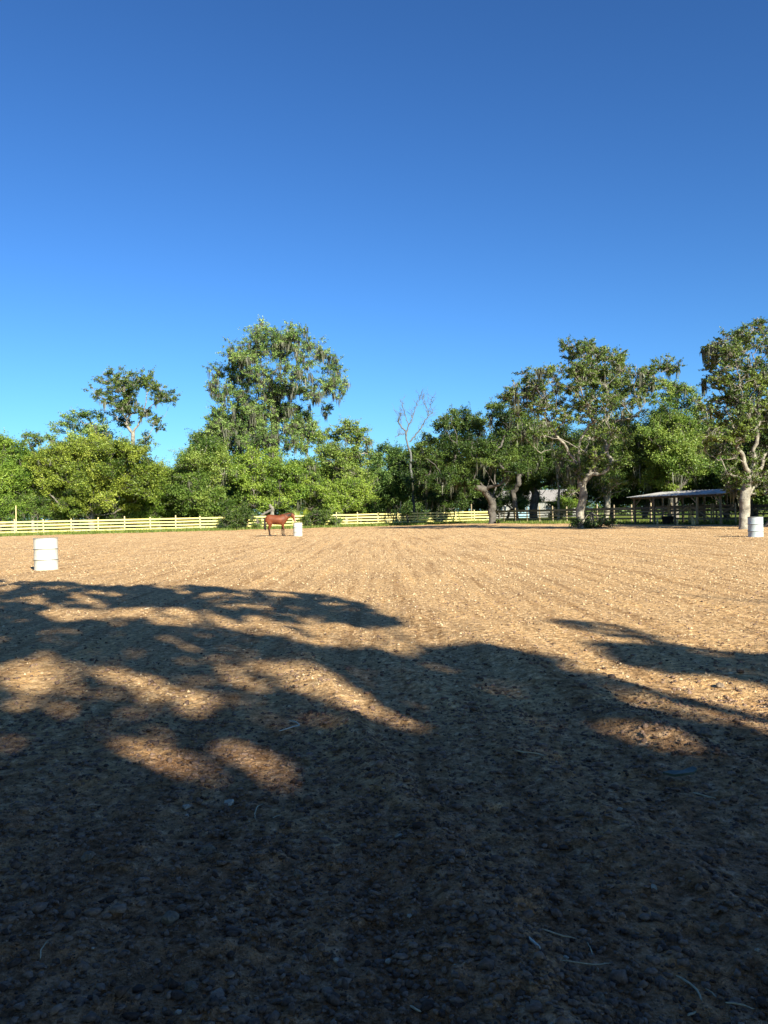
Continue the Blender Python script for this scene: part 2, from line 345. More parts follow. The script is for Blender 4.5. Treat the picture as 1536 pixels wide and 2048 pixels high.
def build_tree(name, label, base, clumps, trunk_r=0.3, mat='oak', bark='bark', leaf=0.19, dens=1.0, moss=0.0, lean=None,
               puffs=9, flat=0.8, split=None, group=None, tint=(0.5, 0.2), fill=1.0, cat='tree', airy=False, limbs=()):
    """clumps: array of x,y,z,r in world space. Limbs grow from the trunk to every clump; each clump carries puffs of leaves."""
    base = np.array(base, float); cl = np.array(clumps, float)
    if airy:
        ex = cl[rng.random(len(cl)) < 0.85]; ex = ex.copy(); n_ = len(ex)
        off = rng.normal(size=(n_, 3)); off /= np.linalg.norm(off, axis=1, keepdims=True)
        cen = cl[:, :3].mean(0); off += 0.9 * (cen - ex[:, :3]) / (np.linalg.norm(cen - ex[:, :3], axis=1, keepdims=True) + 1e-6)
        ex[:, :3] += off * ex[:, 3:4] * 1.15; ex[:, 3] *= 0.9; cl = np.concatenate([cl, ex, ex + np.concatenate([rng.normal(size=(n_, 3)) * ex[:, 3:4] * .9, np.zeros((n_, 1))], 1)])
    cz = cl[:, 2]; leaf0 = leaf
    if split is None:
        split = np.array([base[0] * 0.55 + cl[:, 0].mean() * 0.45, base[1] * 0.6 + cl[:, 1].mean() * 0.4, base[2] + max(1.0, 0.42 * (np.percentile(cz, 35) - base[2]))])
    split = np.array(split, float)
    nodes = [base + [0, 0, -0.25]]; par = [-1]; leafn = {}
    nt_ = 5
    for q in range(1, nt_ + 1):
        f_ = q / nt_; nodes.append(base * (1 - f_) + split * f_ + rng.normal(size=3) * [0.28, 0.28, 0] * trunk_r * (0.8 if q < nt_ else 0)); par.append(q - 1)
    for lb in limbs:
        pj = nt_
        for q in lb: nodes.append(np.array(q, float)); par.append(pj); pj = len(nodes) - 1
    order = np.argsort(np.linalg.norm((cl[:, :3] - split) * [1, 1, 1.0], axis=1))
    for k in order:
        c = cl[k, :3]; r = cl[k, 3]
        end = c - np.array([0, 0, r * 0.25])
        best, bi = 1e9, nt_
        for j in range(2, len(nodes)):
            if nodes[j][2] < base[2] + 1.3: continue
            q = nodes[j]; d = np.linalg.norm(end - q)
            pen = 1.0 + (0.9 if q[2] > end[2] - 0.2 * d else 0) + 0
            # prefer paths that do not detour
            det = np.linalg.norm(q - split) * 0.25
            if d * pen + det < best: best, bi = d * pen + det, j
        a = nodes[bi]; L = np.linalg.norm(end - a)
        if L > 1.5:
            mid = (a + end) / 2 + rng.normal(size=3) * 0.10 * L + np.array([0, 0, -0.04 * L])
            nodes.append(mid); par.append(bi); bi = len(nodes) - 1
        nodes.append(end); par.append(bi); leafn[len(nodes) - 1] = k
    cnt = np.zeros(len(nodes)) + 0.15
    for j in leafn: 
        q = j; wgt = cl[leafn[j], 3] ** 1.5
        while q >= 0: cnt[q] += wgt; q = par[q]
    rad = trunk_r * (cnt / cnt[0]) ** (0.74 if airy else 0.66); rad = np.maximum(rad, 0.018)
    paths = []
    for j in range(1, len(nodes)):
        a, b = nodes[par[j]], nodes[j]; L = np.linalg.norm(b - a); n = 7
        P = curve_pts(a, b, n, 0.02 if j > nt_ else 0, 0.055 if j > nt_ else 0.012)
        ra = rad[par[j]]
        rr = np.linspace(min(ra, rad[j] * 1.3), rad[j], n)
        if par[j] == 0: rr = trunk_r * np.array([1.75, 1.3, 1.12, 1.05, 1.0, .98, .96])
        if rad[j] > 0.05:      # rounded end, so no limb ends in an open tube
            d_ = P[-1] - P[-2]; d_ /= np.linalg.norm(d_) + 1e-9
            P = np.vstack([P, P[-1] + d_ * rr[-1] * .7, P[-1] + d_ * rr[-1] * 1.1]); rr = np.append(rr, [rr[-1] * .75, rr[-1] * .12])
        paths.append((P, rr))
    LC, LN, LS, LT, twp = [], [], [], [], []
    MC = []
    for j, k in leafn.items():
        c = cl[k, :3]; r = cl[k, 3] * 1.22; e = nodes[j]; leaf = leaf0 * 0.88
        npf = max(4, int((1.5 if not airy else 1.5) * puffs * (0.7 + 0.6 * random.random())))
        base_t = rng.normal(tint[0], tint[1])
        for _ in range(npf):
            dv = rng.normal(size=3); dv /= np.linalg.norm(dv); dv[2] = dv[2] * flat + 0.12
            pc = c + dv * r * (0.45 + (0.80 if airy else 0.55) * random.random()) * np.array([1, 1, 1])
            pr = r * (0.30 + 0.28 * random.random()) * (0.68 if airy else 1)
            n = int(max(16, dens * 12.0 * (pr / leaf) ** 2))
            g = rng.normal(size=(n, 3)); g /= (np.linalg.norm(g, axis=1, keepdims=True) + 1e-9)
            g *= (rng.random((n, 1)) ** 0.45)
            P = pc + g * pr * np.array([1.1, 1.1, 0.75])
            LC.append(P); LN.append(g * 0.5 + np.array([0, 0, 0.45]) + rng.normal(size=(n, 3)) * 0.55)
            LS.append(leaf * (0.6 + 0.8 * rng.random(n)))
            LT.append(np.clip(base_t + rng.normal(0, 0.13) + rng.normal(0, 0.22, n), 0, 1))
            # sprigs poking out
            tip = pc + dv * pr * 1.5; m = int(n * 0.10) + 3; tt = rng.random((m, 1))
            P = pc + (tip - pc) * (0.5 + 0.8 * tt) + rng.normal(size=(m, 3)) * pr * 0.18
            LC.append(P); LN.append(rng.normal(size=(m, 3)) + [0, 0, .3]); LS.append(leaf * (0.6 + 0.6 * rng.random(m))); LT.append(np.clip(base_t + .1 + rng.normal(0, 0.15, m), 0, 1))
            P = curve_pts(e, pc, 5, 0.03, 0.10); twp.append((P, np.linspace(max(0.016, rad[j] * 0.55), 0.010, 5)))
            for _k in range(2):
                q = pc + rng.normal(size=3) * pr * 0.8; twp.append((curve_pts(P[3], q, 4, 0.02, 0.12), np.linspace(0.018, 0.009, 4)))
            if moss > 0 and random.random() < moss * (0.13 if airy else 0.2):
                MC.append((pc - np.array([0, 0, pr * 0.3]), pr))
    t = thing(name, label, cat, base, group=group)
    V, I = tubes(paths, 9); V2, I2 = tubes(twp, 4)
    V = np.concatenate([V, V2]); I = np.concatenate([I, I2 + len(paths) * 0 + (len(V) - len(V2))])
    link('trunk', fast_mesh('trunk', V - base, 4, I, True), M[bark], t)
    V, I = leaf_arrays(np.concatenate(LC), np.concatenate(LN), np.concatenate(LS))
    link('crown', fast_mesh('crown', V - base, 4, I, False, np.concatenate(LT)), M[mat], t)
    if MC: add_moss(t, MC, base)
    global NLEAF; NLEAF += len(I)
    return t
NLEAF = 0
def add_moss(t, MC, base, wmul=1.0):
    Vs, T = [], []
    for pc, pr in MC:
        n = random.randint(3, 7)
        top = pc + rng.normal(size=(n, 3)) * pr * np.array([0.55, 0.55, 0.15])
        L = (0.4 + 1.1 * rng.random(n) ** 1.5) * (0.8 + pr * 0.6)
        for a, l in zip(top, L):
            for s_ in range(6):
                o = rng.normal(size=3) * [0.07, 0.07, 0.05]; w_ = 0.02 + 0.035 * random.random(); l2 = l * (0.4 + 0.6 * random.random())
                th = random.random() * 3.14; d = np.array([math.cos(th), math.sin(th), 0]) * w_
                a_ = a + o; sw = rng.normal(size=3) * 0.04
                m_ = a_ + sw + [0, 0, -l2 * 0.5]; e_ = a_ + sw * 1.5 + [0, 0, -l2]
                Vs += [a_ - d * .6, a_ + d * .6, m_ + d, m_ - d, m_ - d, m_ + d, e_ + d * .2, e_ - d * .2]; T += [random.random() * 0.8 + .1] * 2
    V = np.array(Vs); link('hanging_moss', fast_mesh('hanging_moss', V - base, 4, np.arange(len(V)).reshape(-1, 4), False, np.array(T)), M['moss'], t)['kind'] = 'stuff'
def pc(lst, Y, depth=1.0, rs=1.0):
    """list of (px, py, r_px) traced blobs -> world clumps with their own depths"""
    out = []
    for q in lst:
        px, py, r = q[:3]; dy = (random.random() * 2 - 1) * depth if len(q) < 4 else q[3]
        yy = Y + dy; P = at(px, py, yy); out.append((P.x, P.y, P.z, r * rs * yy / F))
    return out
def blob(px0, px1, py0, py1, Y, n, r, depth=2.5, power=0.5, seed=None):
    """clumps filling a dome between the given outlines"""
    out = []
    for k in range(n):
        a = random.random() * 6.283; q = random.random() ** power
        u = math.cos(a) * q; v_ = math.sin(a) * q
        px = (px0 + px1) / 2 + u * (px1 - px0) / 2; py = (py0 + py1) / 2 + v_ * (py1 - py0) / 2
        dy = (random.random() * 2 - 1) * depth * math.sqrt(max(0.05, 1 - u * u - v_ * v_) + 0.2)
        P = at(px, py, Y + dy); out.append((P.x, P.y, P.z, r * (0.75 + 0.5 * random.random())))
    return out
def gb(px, Y):
    P = at(px, 1030, Y); return (P.x, Y, 0.0)

# -- far left
build_tree('tall_oak', 'tall pale-trunked oak with a flat open crown rising above the left woods', gb(268, 96),
    pc([(214, 760, 15), (232, 752, 14), (252, 756, 15), (268, 768, 16), (292, 758, 14), (303, 772, 12), (190, 784, 12), (203, 793, 11), (222, 803, 15), (243, 800, 13), (246, 782, 13),
        (322, 778, 13), (334, 792, 14), (347, 800, 10), (318, 796, 12), (262, 795, 8), (232, 836, 13), (250, 846, 10), (262, 826, 9), (308, 846, 12), (320, 855, 8), (281, 896, 13), (290, 905, 9)], 96, 2.5),
    0.27, 'oak_deep', 'bark_pale', 0.20, 1.25, 0.1, puffs=9, split=at(266, 868, 96), tint=(0.45, 0.15), airy=True,
    limbs=([at(*q) for q in ((256, 854, 96), (240, 842, 96))], [at(*q) for q in ((278, 845, 96), (288, 825, 95.5), (292, 800, 95))], [at(*q) for q in ((282, 832, 96.5), (262, 805, 97))]))
build_tree('slender_oak', 'slender oak with a small ragged crown poking above the leftmost thicket', gb(66, 104),
    pc([(52, 876, 10), (68, 874, 11), (78, 884, 9), (62, 892, 9), (45, 886, 7), (70, 905, 10), (30, 905, 10)], 104, 1.5), 0.22, 'oak', 'bark_pale', 0.22, 0.7, 0.1, tint=(0.5, .15))
build_tree('airy_tree', 'airy green tree whose top shows over the yellow-green oak on the left', gb(150, 98),
    pc([(118, 858, 14), (135, 842, 14), (155, 832, 14), (178, 834, 13), (196, 830, 10), (205, 850, 12), (160, 856, 17), (185, 866, 16), (135, 872, 15), (212, 876, 13), (100, 878, 9)], 98, 2.5) +
    blob(110, 230, 870, 1000, 98, 12, 1.3), 0.3, 'bluish', 'bark_pale', 0.24, 0.75, 0.1, tint=(0.6, .15))
build_tree('yellow_green_oak', 'broad yellow-green oak behind the left end of the board fence', gb(185, 84),
    blob(75, 310, 885, 1030, 84, 62, 1.15, 4.0) + pc([(110, 925, 20), (150, 905, 20), (190, 898, 20), (225, 900, 19), (262, 920, 20), (290, 945, 18), (90, 960, 18), (245, 890, 13)], 84, 1.5),
    0.34, 'yellow', 'bark', 0.20, 1.05, 0.05, puffs=9, tint=(0.55, .22))
build_tree('edge_tree', 'green tree cut off by the left edge of the picture behind the fence', gb(0, 86),
    blob(-75, 75, 885, 1030, 86, 42, 1.2, 3.5) + pc([(5, 890, 16), (-25, 878, 14), (38, 905, 14)], 86, 1), 0.4, 'bright', 'bark', 0.20, 1.0, 0.05, tint=(0.42, .2))
build_tree('young_tree', 'bushy young green tree just left of the gap of sky behind the fence', gb(318, 88),
    blob(268, 352, 930, 1035, 88, 24, 1.0, 2.5), 0.25, 'bright', 'bark', 0.19, 1.0, 0.0, tint=(0.4, .18))
# -- centre cluster
build_tree('giant_oak', 'tallest tree, moss-hung and airy, rising behind the horse', gb(545, 98),
    pc([(505, 664, 16), (522, 654, 15), (540, 664, 16), (536, 686, 16), (512, 688, 16), (556, 690, 12), (488, 690, 14), (460, 690, 12), (457, 712, 14), (478, 715, 14), (500, 716, 14),
        (590, 672, 15), (606, 664, 12), (616, 684, 14), (630, 690, 13), (645, 704, 12), (600, 700, 15), (575, 702, 14), (632, 716, 15), (610, 722, 13),
        (434, 752, 13), (450, 742, 13), (430, 772, 11), (452, 775, 15), (470, 760, 13), (500, 744, 16), (524, 735, 14), (545, 742, 14), (570, 736, 14), (590, 745, 14),
        (655, 742, 15), (675, 748, 14), (688, 766, 13), (680, 786, 14), (660, 778, 14), (640, 770, 15), (620, 758, 12), (630, 790, 13), (604, 782, 15), (578, 778, 15), (552, 780, 15), (528, 778, 14),
        (505, 784, 14), (480, 802, 15), (460, 814, 14), (440, 826, 12), (430, 846, 12), (468, 838, 15), (494, 830, 14), (518, 818, 12), (560, 812, 13), (590, 815, 11), (488, 862, 15), (458, 870, 15), (520, 862, 13),
        (565, 858, 14), (600, 856, 12), (548, 895, 14), (575, 900, 14), (515, 900, 15), (485, 905, 15), (430, 880, 13), (415, 868, 12), (445, 860, 14), (425, 905, 13), (480, 885, 15), (505, 878, 14), (535, 875, 14), (440, 800, 12), (625, 850, 11), (655, 820, 9), (612, 870, 12)], 98, 4.0) + blob(400, 470, 845, 935, 98, 9, .9, 2.0) + pc([(558, 668, 13), (572, 684, 14), (560, 706, 14), (580, 670, 11)], 98, 2) + blob(425, 530, 800, 930, 98, 16, 1.0, 2.5) + blob(560, 640, 800, 900, 98, 9, .9, 2.5),
    0.50, 'bluish', 'bark_dark', 0.20, 0.72, 1.3, puffs=9, split=at(549, 770, 98), tint=(0.55, .22), airy=True)
build_tree('round_oak', 'dense rounded oak left of the tallest tree, dark beneath', gb(408, 86),
    blob(350, 462, 885, 1035, 86, 46, 1.1, 3.2), 0.4, 'oak', 'bark_pale', 0.19, 1.05, 0.1, tint=(0.5, .2))
build_tree('mossy_oak', 'moss-draped green oak directly behind the horse below the tallest tree', gb(540, 90),
    blob(445, 600, 905, 1012, 90, 34, 1.05, 3.0) + pc([(560, 935, 20), (590, 950, 18), (520, 935, 18), (600, 990, 20), (575, 1000, 17)], 88, 1),
    0.45, 'bright', 'bark', 0.20, 0.85, 0.55, tint=(0.5, .22))
build_tree('leafy_oak', 'leafy mid-height oak to the right of the tallest tree', gb(690, 92),
    pc([(688, 856, 14), (705, 852, 13), (722, 866, 13), (732, 880, 11), (712, 886, 14), (694, 876, 14), (676, 872, 12), (655, 870, 12), (640, 880, 14), (620, 878, 13), (610, 895, 13), (665, 895, 14), (715, 905, 14), (735, 905, 10)], 92, 2) +
    blob(605, 745, 900, 1025, 92, 36, 1.05, 3.0), 0.42, 'oak', 'bark_pale', 0.20, 0.85, 0.35, tint=(0.6, .22))
build_tree('bright_sapling', 'bright lime-green young tree right behind the middle of the fence', gb(690, 88),
    blob(650, 735, 950, 1030, 87, 20, 0.9, 1.5), 0.2, 'bright', 'bark_pale', 0.18, 0.9, 0.1, tint=(0.7, .15))
build_tree('background_oak', 'soft green oak filling the dip between the middle trees and the dead snag', gb(775, 108),
    blob(735, 835, 905, 1010, 108, 34, 1.15, 3.0) + pc([(768, 900, 13), (790, 908, 13), (745, 915, 12)], 108, 1), 0.35, 'bluish', 'bark', 0.22, 0.9, 0.1, tint=(0.4, .2))
# dead snag
def snag(name, label, base, paths, mat, wob=0.05):
    t = thing(name, label, 'dead tree', base); P_ = []
    for pts, r0, r1 in paths:
        P = np.array([at(a, b, base[1] + (c[0] if c else 0))[:] for a, b, *c in pts]); 
        k = np.linspace(0, len(P) - 1, len(P) * 4); P = np.stack([np.interp(k, np.arange(len(P)), P[:, i_]) for i_ in range(3)], 1)
        P[1:-1] += rng.normal(size=(len(P) - 2, 3)) * wob
        P_.append((P, np.linspace(r0, r1, len(P))))
        # side twigs
        for _ in range(int(len(P) * 0.8)):
            if r0 > 0.15: break
            q = P[random.randint(len(P) // 3, len(P) - 1)]; e = q + rng.normal(size=3) * [0.45, .45, .3] + [0, 0, 0.5]
            P_.append((curve_pts(q, e, 5, 0.0, 0.12), np.linspace(0.022, 0.008, 5)))
            for __ in range(2):
                e2 = e + rng.normal(size=3) * 0.25 + [0, 0, 0.2]; P_.append((curve_pts((q + e) / 2, e2, 4, 0, 0.1), np.linspace(0.014, 0.006, 4)))
    V, I = tubes(P_, 6); link('trunk', fast_mesh('trunk', V - np.array(base), 4, I, True), M[mat], t); return t
snag('dead_tree', 'leafless grey snag with forked bare branches left of the dark oak', gb(828, 98),
     [([(828, 1025), (824, 960), (820, 905), (813, 880)], 0.18, 0.11), ([(813, 880), (810, 862), (797, 845), (796, 842)], 0.12, 0.06), ([(797, 845), (800, 830), (803, 826)], 0.06, 0.03),
      ([(811, 868), (800, 868), (790, 875)], 0.06, 0.03), ([(813, 872), (817, 850), (828, 828), (835, 800)], 0.09, 0.02), ([(817, 850), (809, 825), (800, 798)], 0.06, 0.02),
      ([(819, 884), (835, 866), (848, 845), (858, 830), (866, 824)], 0.11, 0.03), ([(858, 830), (853, 815), (845, 800)], 0.05, 0.02), ([(856, 826), (862, 808), (864, 795)], 0.04, 0.02),
      ([(823, 835), (838, 800), (838, 790)], 0.03, 0.015)], 'dead_wood')
# -- dark oak at the fence corner
bo = ground(985, 1047)
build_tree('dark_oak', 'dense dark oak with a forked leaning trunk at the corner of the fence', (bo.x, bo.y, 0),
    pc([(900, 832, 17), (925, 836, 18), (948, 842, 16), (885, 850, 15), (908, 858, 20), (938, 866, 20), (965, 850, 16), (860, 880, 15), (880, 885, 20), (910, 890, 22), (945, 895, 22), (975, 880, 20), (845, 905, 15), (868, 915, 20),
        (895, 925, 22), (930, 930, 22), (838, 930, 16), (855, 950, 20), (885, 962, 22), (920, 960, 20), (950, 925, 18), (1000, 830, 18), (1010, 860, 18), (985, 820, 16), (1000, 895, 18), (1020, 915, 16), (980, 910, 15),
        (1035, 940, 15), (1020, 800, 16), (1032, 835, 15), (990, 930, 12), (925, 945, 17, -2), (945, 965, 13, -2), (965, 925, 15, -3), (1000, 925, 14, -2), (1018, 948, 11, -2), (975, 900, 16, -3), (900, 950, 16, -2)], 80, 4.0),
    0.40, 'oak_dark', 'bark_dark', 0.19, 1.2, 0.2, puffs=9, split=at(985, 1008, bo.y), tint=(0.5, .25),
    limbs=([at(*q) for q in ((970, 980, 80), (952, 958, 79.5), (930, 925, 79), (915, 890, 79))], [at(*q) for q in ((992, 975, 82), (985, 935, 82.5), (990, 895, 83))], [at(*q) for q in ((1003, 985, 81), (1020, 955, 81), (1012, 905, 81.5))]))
# -- big pale oak inside the arena edge, right of centre
b6 = ground(1163, 1057)
build_tree('pale_limbed_oak', 'wide oak with pale twisting limbs, its thick grey trunk at the arena edge', (b6.x, b6.y, 0),
    pc([(1050, 750, 14), (1066, 760, 14), (1090, 745, 14), (1100, 762, 13), (1030, 780, 13), (1015, 796, 13), (1075, 782, 15), (1050, 792, 14), (1158, 696, 12), (1178, 692, 13), (1196, 700, 13), (1142, 710, 11), (1165, 712, 14),
        (1190, 718, 15), (1213, 716, 14), (1236, 716, 13), (1244, 706, 8), (1225, 728, 14), (1200, 738, 14), (1170, 738, 16), (1145, 742, 13), (1160, 760, 15), (1185, 762, 15), (1130, 778, 14), (1112, 786, 13), (1140, 800, 14),
        (1165, 792, 14), (1190, 788, 15), (1212, 768, 14), (1238, 758, 14), (1255, 745, 11), (1275, 748, 13), (1298, 742, 12), (1318, 732, 12), (1336, 724, 10), (1354, 732, 9), (1290, 762, 14), (1262, 772, 16), (1235, 785, 16),
        (1310, 755, 13), (1280, 790, 16), (1250, 805, 16), (1220, 808, 15), (1090, 810, 14), (1065, 822, 14), (1040, 815, 13), (1100, 840, 15), (1130, 832, 13), (1160, 838, 13), (1190, 840, 12), (1230, 840, 15), (1265, 830, 15),
        (1070, 860, 15), (1105, 875, 14), (1045, 870, 12), (1140, 890, 15), (1125, 915, 14), (1170, 900, 12), (1210, 880, 13), (1245, 875, 14), (1150, 945, 14), (1130, 960, 12), (1190, 940, 12), (1225, 925, 12), (1235, 965, 14), (1205, 985, 10),
        (1145, 985, 9)], b6.y, 2.6, 1.08),
    0.27, 'oak_deep', 'bark_pale', 0.125, 1.1, 0.12, puffs=8, split=at(1163, 972, b6.y), tint=(0.5, .22), airy=True,
    limbs=([at(*q) for q in ((1178, 950, b6.y - .3), (1191, 925, b6.y - .6), (1225, 880, b6.y - 1), (1212, 845, b6.y - 1), (1235, 800, b6.y - 1))], [at(*q) for q in ((1160, 930, b6.y), (1160, 882, b6.y - .2), (1178, 850, b6.y - .5), (1182, 820, b6.y - .5), (1170, 760, b6.y))], [at(*q) for q in ((1152, 925, b6.y + .5), (1110, 865, b6.y + .4), (1092, 825, b6.y), (1075, 795, b6.y))]))
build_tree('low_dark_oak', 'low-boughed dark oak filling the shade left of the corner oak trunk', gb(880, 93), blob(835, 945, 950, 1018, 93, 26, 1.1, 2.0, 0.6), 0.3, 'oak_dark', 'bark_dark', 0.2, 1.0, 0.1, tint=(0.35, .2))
build_tree('screening_tree', 'loose-leaved tree half hiding the pale grey house', gb(1015, 118), blob(965, 1075, 960, 1024, 118, 19, 1.1, 1.5, 0.6), 0.2, 'oak', 'bark_dark', 0.24, 0.6, 0.2, tint=(0.4, .2))
# second pale trunk behind it
def bare_trunk(name, label, base, pts, r0, r1, mat):
    t = thing(name, label, 'tree trunk', base)
    P = np.array([at(a, b, base[1])[:] for a, b in pts]); P[0][2] = -0.1
    k = np.linspace(0, len(P) - 1, len(P) * 4); P = np.stack([np.interp(k, np.arange(len(P)), P[:, i_]) for i_ in range(3)], 1)
    P[1:-1] += rng.normal(size=(len(P) - 2, 3)) * r0 * 0.15
    rr = np.linspace(r0, r1, len(P)); rr[0] *= 1.4; rr[1] *= 1.15
    V, I = tubes([(P, rr)], 9); link('trunk', fast_mesh('trunk', V - np.array(base), 4, I, True), M[mat], t); return t
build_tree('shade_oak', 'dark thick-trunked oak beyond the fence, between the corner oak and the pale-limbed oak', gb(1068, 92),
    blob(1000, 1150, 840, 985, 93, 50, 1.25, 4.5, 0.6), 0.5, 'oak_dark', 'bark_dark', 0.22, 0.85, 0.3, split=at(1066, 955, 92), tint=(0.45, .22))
build_tree('slanting_oak', 'thin slanting dark-trunked oak standing beyond the fence, close to the corner oak', gb(1034, 89),
    blob(1005, 1070, 880, 960, 90, 14, 1.1, 2.0), 0.28, 'oak_dark', 'bark_dark', 0.20, 0.8, 0.5, split=at(1026, 985, 89), tint=(0.5, .2))
build_tree('forked_oak', 'oak with a leaning pale forked trunk right of the pale-limbed oak beyond the fence', gb(1209, 79),
    blob(1180, 1290, 840, 975, 79, 34, 1.15, 3.0, 0.6), 0.30, 'oak_deep', 'bark_pale', 0.19, 0.9, 0.3, split=at(1222, 960, 79), tint=(0.4, .2))
build_tree('olive_oak', 'olive-green rounded oak standing behind the open shed', gb(1350, 76),
    pc([(1330, 775, 15), (1350, 770, 14), (1370, 785, 15), (1388, 798, 13), (1340, 795, 16), (1315, 800, 14), (1362, 810, 16), (1390, 820, 14), (1335, 820, 15), (1310, 830, 15), (1380, 845, 15), (1350, 845, 16)], 76, 2) +
    blob(1270, 1420, 840, 975, 77, 46, 1.15, 3.5, 0.6), 0.45, 'oak', 'bark', 0.19, 0.95, 0.3, tint=(0.5, .2))
# -- right edge tree
b8 = ground(1489, 1058)
build_tree('moss_hung_oak', 'tall moss-hung oak behind the right drum, its pale trunk catching the sun', (b8.x, b8.y, 0),
    pc([(1505, 660, 14), (1522, 652, 12), (1490, 672, 14), (1450, 680, 13), (1470, 678, 14), (1440, 696, 13), (1460, 705, 16), (1488, 700, 17), (1515, 692, 17), (1540, 690, 16), (1430, 718, 11), (1412, 700, 6), (1445, 735, 15), (1475, 735, 17),
        (1508, 730, 18), (1540, 730, 18), (1438, 758, 14), (1462, 770, 15), (1495, 765, 18), (1530, 768, 18), (1565, 700, 18), (1590, 740, 20), (1570, 770, 20), (1475, 800, 15), (1450, 800, 10), (1510, 800, 18), (1545, 810, 18),
        (1430, 822, 14), (1412, 840, 12), (1450, 838, 16), (1482, 835, 15), (1520, 840, 17), (1420, 870, 15), (1450, 872, 16), (1485, 875, 15), (1525, 880, 16), (1560, 850, 20), (1440, 905, 15), (1410, 900, 12), (1470, 912, 14), (1560, 900, 20),
        (1460, 945, 14), (1485, 958, 15), (1515, 950, 14), (1540, 960, 15), (1465, 975, 12), (1500, 985, 13), (1530, 985, 13), (1600, 820, 22), (1610, 880, 22), (1600, 940, 18)], b8.y, 2.4, 1.08),
    0.27, 'oak_deep', 'bark_pale', 0.12, 1.0, 0.12, puffs=9, split=at(1497, 962, b8.y), tint=(0.5, .24), airy=True,
    limbs=([at(*q) for q in ((1508, 925, b8.y), (1514, 880, b8.y), (1518, 830, b8.y), (1522, 770, b8.y), (1505, 710, b8.y))], [at(*q) for q in ((1488, 925, b8.y - .4), (1474, 890, b8.y - .6), (1462, 840, b8.y - .6), (1460, 770, b8.y))], [at(*q) for q in ((1525, 930, b8.y + .5), (1550, 880, b8.y + .6))]))
build_tree('edge_oak', 'oak trunk and boughs cut off by the right edge beside the white drum', gb(1536, 46),
    blob(1530, 1700, 800, 980, 46, 26, 0.75, 2.0), 0.3, 'oak', 'bark', 0.13, 0.9, 0.4, tint=(0.45, .2))
# -- background woods on the right and behind everything: separate trees
far = [(1225, 100, 855, 60), (1290, 96, 850, 60), (1345, 98, 860, 55), (1400, 92, 850, 60), (1455, 88, 845, 60), (1510, 84, 840, 60), (1570, 80, 840, 60), (1165, 108, 870, 55), (870, 104, 905, 60), (930, 106, 890, 55)]
nm = ['shadowy evergreen tree behind the pale-limbed oak\'s right boughs', 'shadowy tree behind the left end of the open shed', 'shadowy tree behind the middle of the open shed', 'shadowy tree behind the right end of the open shed',
      'shadowy tree just left of the moss-hung oak', 'shadowy tree hidden behind the moss-hung oak', 'shadowy tree at the right edge behind the edge oak', 'shadowy tree behind the pale-limbed oak\'s trunk',
      'shadowy tree behind the left half of the corner oak', 'shadowy tree behind the middle of the corner oak']
for (px, Y_, top, hw), l_ in zip(far, nm):
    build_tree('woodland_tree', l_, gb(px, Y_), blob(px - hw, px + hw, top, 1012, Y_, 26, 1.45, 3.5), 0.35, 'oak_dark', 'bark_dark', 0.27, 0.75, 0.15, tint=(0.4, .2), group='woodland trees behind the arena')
for px, Y_, top, mt, l_ in [(-60, 112, 905, 'oak', 'background tree behind the tree at the left edge'), (25, 116, 915, 'bright', 'background tree behind the leftmost thicket'), (110, 118, 925, 'oak', 'background tree behind the left half of the yellow-green oak'),
        (240, 116, 930, 'oak', 'background tree behind the right half of the yellow-green oak'), (330, 120, 948, 'bluish', 'background tree seen in the low gap left of the rounded oak'),
        (450, 112, 930, 'oak', 'background tree between the rounded oak and the tallest tree'), (620, 114, 930, 'oak', 'background tree right of the tallest tree\'s trunk'),
        (735, 125, 940, 'oak', 'background tree behind the leafy oak\'s right side'), (820, 126, 950, 'bluish', 'background tree behind the dead snag')]:
    build_tree('background_tree', l_, gb(px, Y_), blob(px - 62, px + 62, top, 1035, Y_, 30, 1.5, 3.5), 0.3, mt, 'bark', 0.29, 0.75, 0.05, tint=(0.35, .2), group='distant trees behind the arena')
print('leaves', NLEAF)
# far-off belt of woods closing the view
n = 90000; aa = rng.random(n); xx = -120 + 300 * aa; top = 6.5 + 4.5 * vnoise(xx * .12, xx * 0, 60) + 2.5 * vnoise(xx * .5, xx * 0, 61)
C = np.stack([xx, 150 + 12 * rng.random(n) + 6 * vnoise(xx * .1, xx * 0, 62), rng.random(n) ** 0.8 * top], 1)
V, I = leaf_arrays(C, rng.normal(size=(n, 3)) + [0, -.3, .5], .35 + .45 * rng.random(n))
tag(link('distant_woods', fast_mesh('distant_woods', V, 4, I, False, np.clip(.3 + .5 * (vnoise(xx * .4, C[:, 2] * .5, 63) - .3) + rng.normal(0, .1, n), 0, 1)), M['oak_dark']), 'far-off belt of dark woods closing the view beyond the meadow', 'woods', kind='stuff')

# shrubs along the fence
def bush(name, label, px0, px1, py0, py1, Y_, n, r, mat, tint=(0.5, .2), moss=0.0, cat='shrub', dens=1.0, bark='bark'):
    return build_tree(name, label, gb((px0 + px1) / 2, Y_), blob(px0 + 6, px1 - 6, py0 + 5, py1, Y_, n, r * .78, 1.0, 0.6), 0.08, mat, bark, 0.14, dens, moss, puffs=6, cat=cat, tint=tint)
fenceY = lambda px: None
bush('overgrown_shrub', 'dark vine-covered shrub swallowing the fence left of the horse', 440, 512, 1012, 1058, 78.0, 16, 0.7, 'oak_dark', (0.5, .2), 0.2)
bush('low_shrub', 'low green shrub growing through the fence just behind the horse\'s tail', 500, 528, 1036, 1060, 78.5, 5, 0.35, 'oak', (0.5, .2))
bush('tangled_shrub', 'tangled shrub hiding the fence between the horse and the sunny boards', 600, 672, 1018, 1052, 82.0, 16, 0.6, 'oak_dark', (0.6, .2), 0.1)
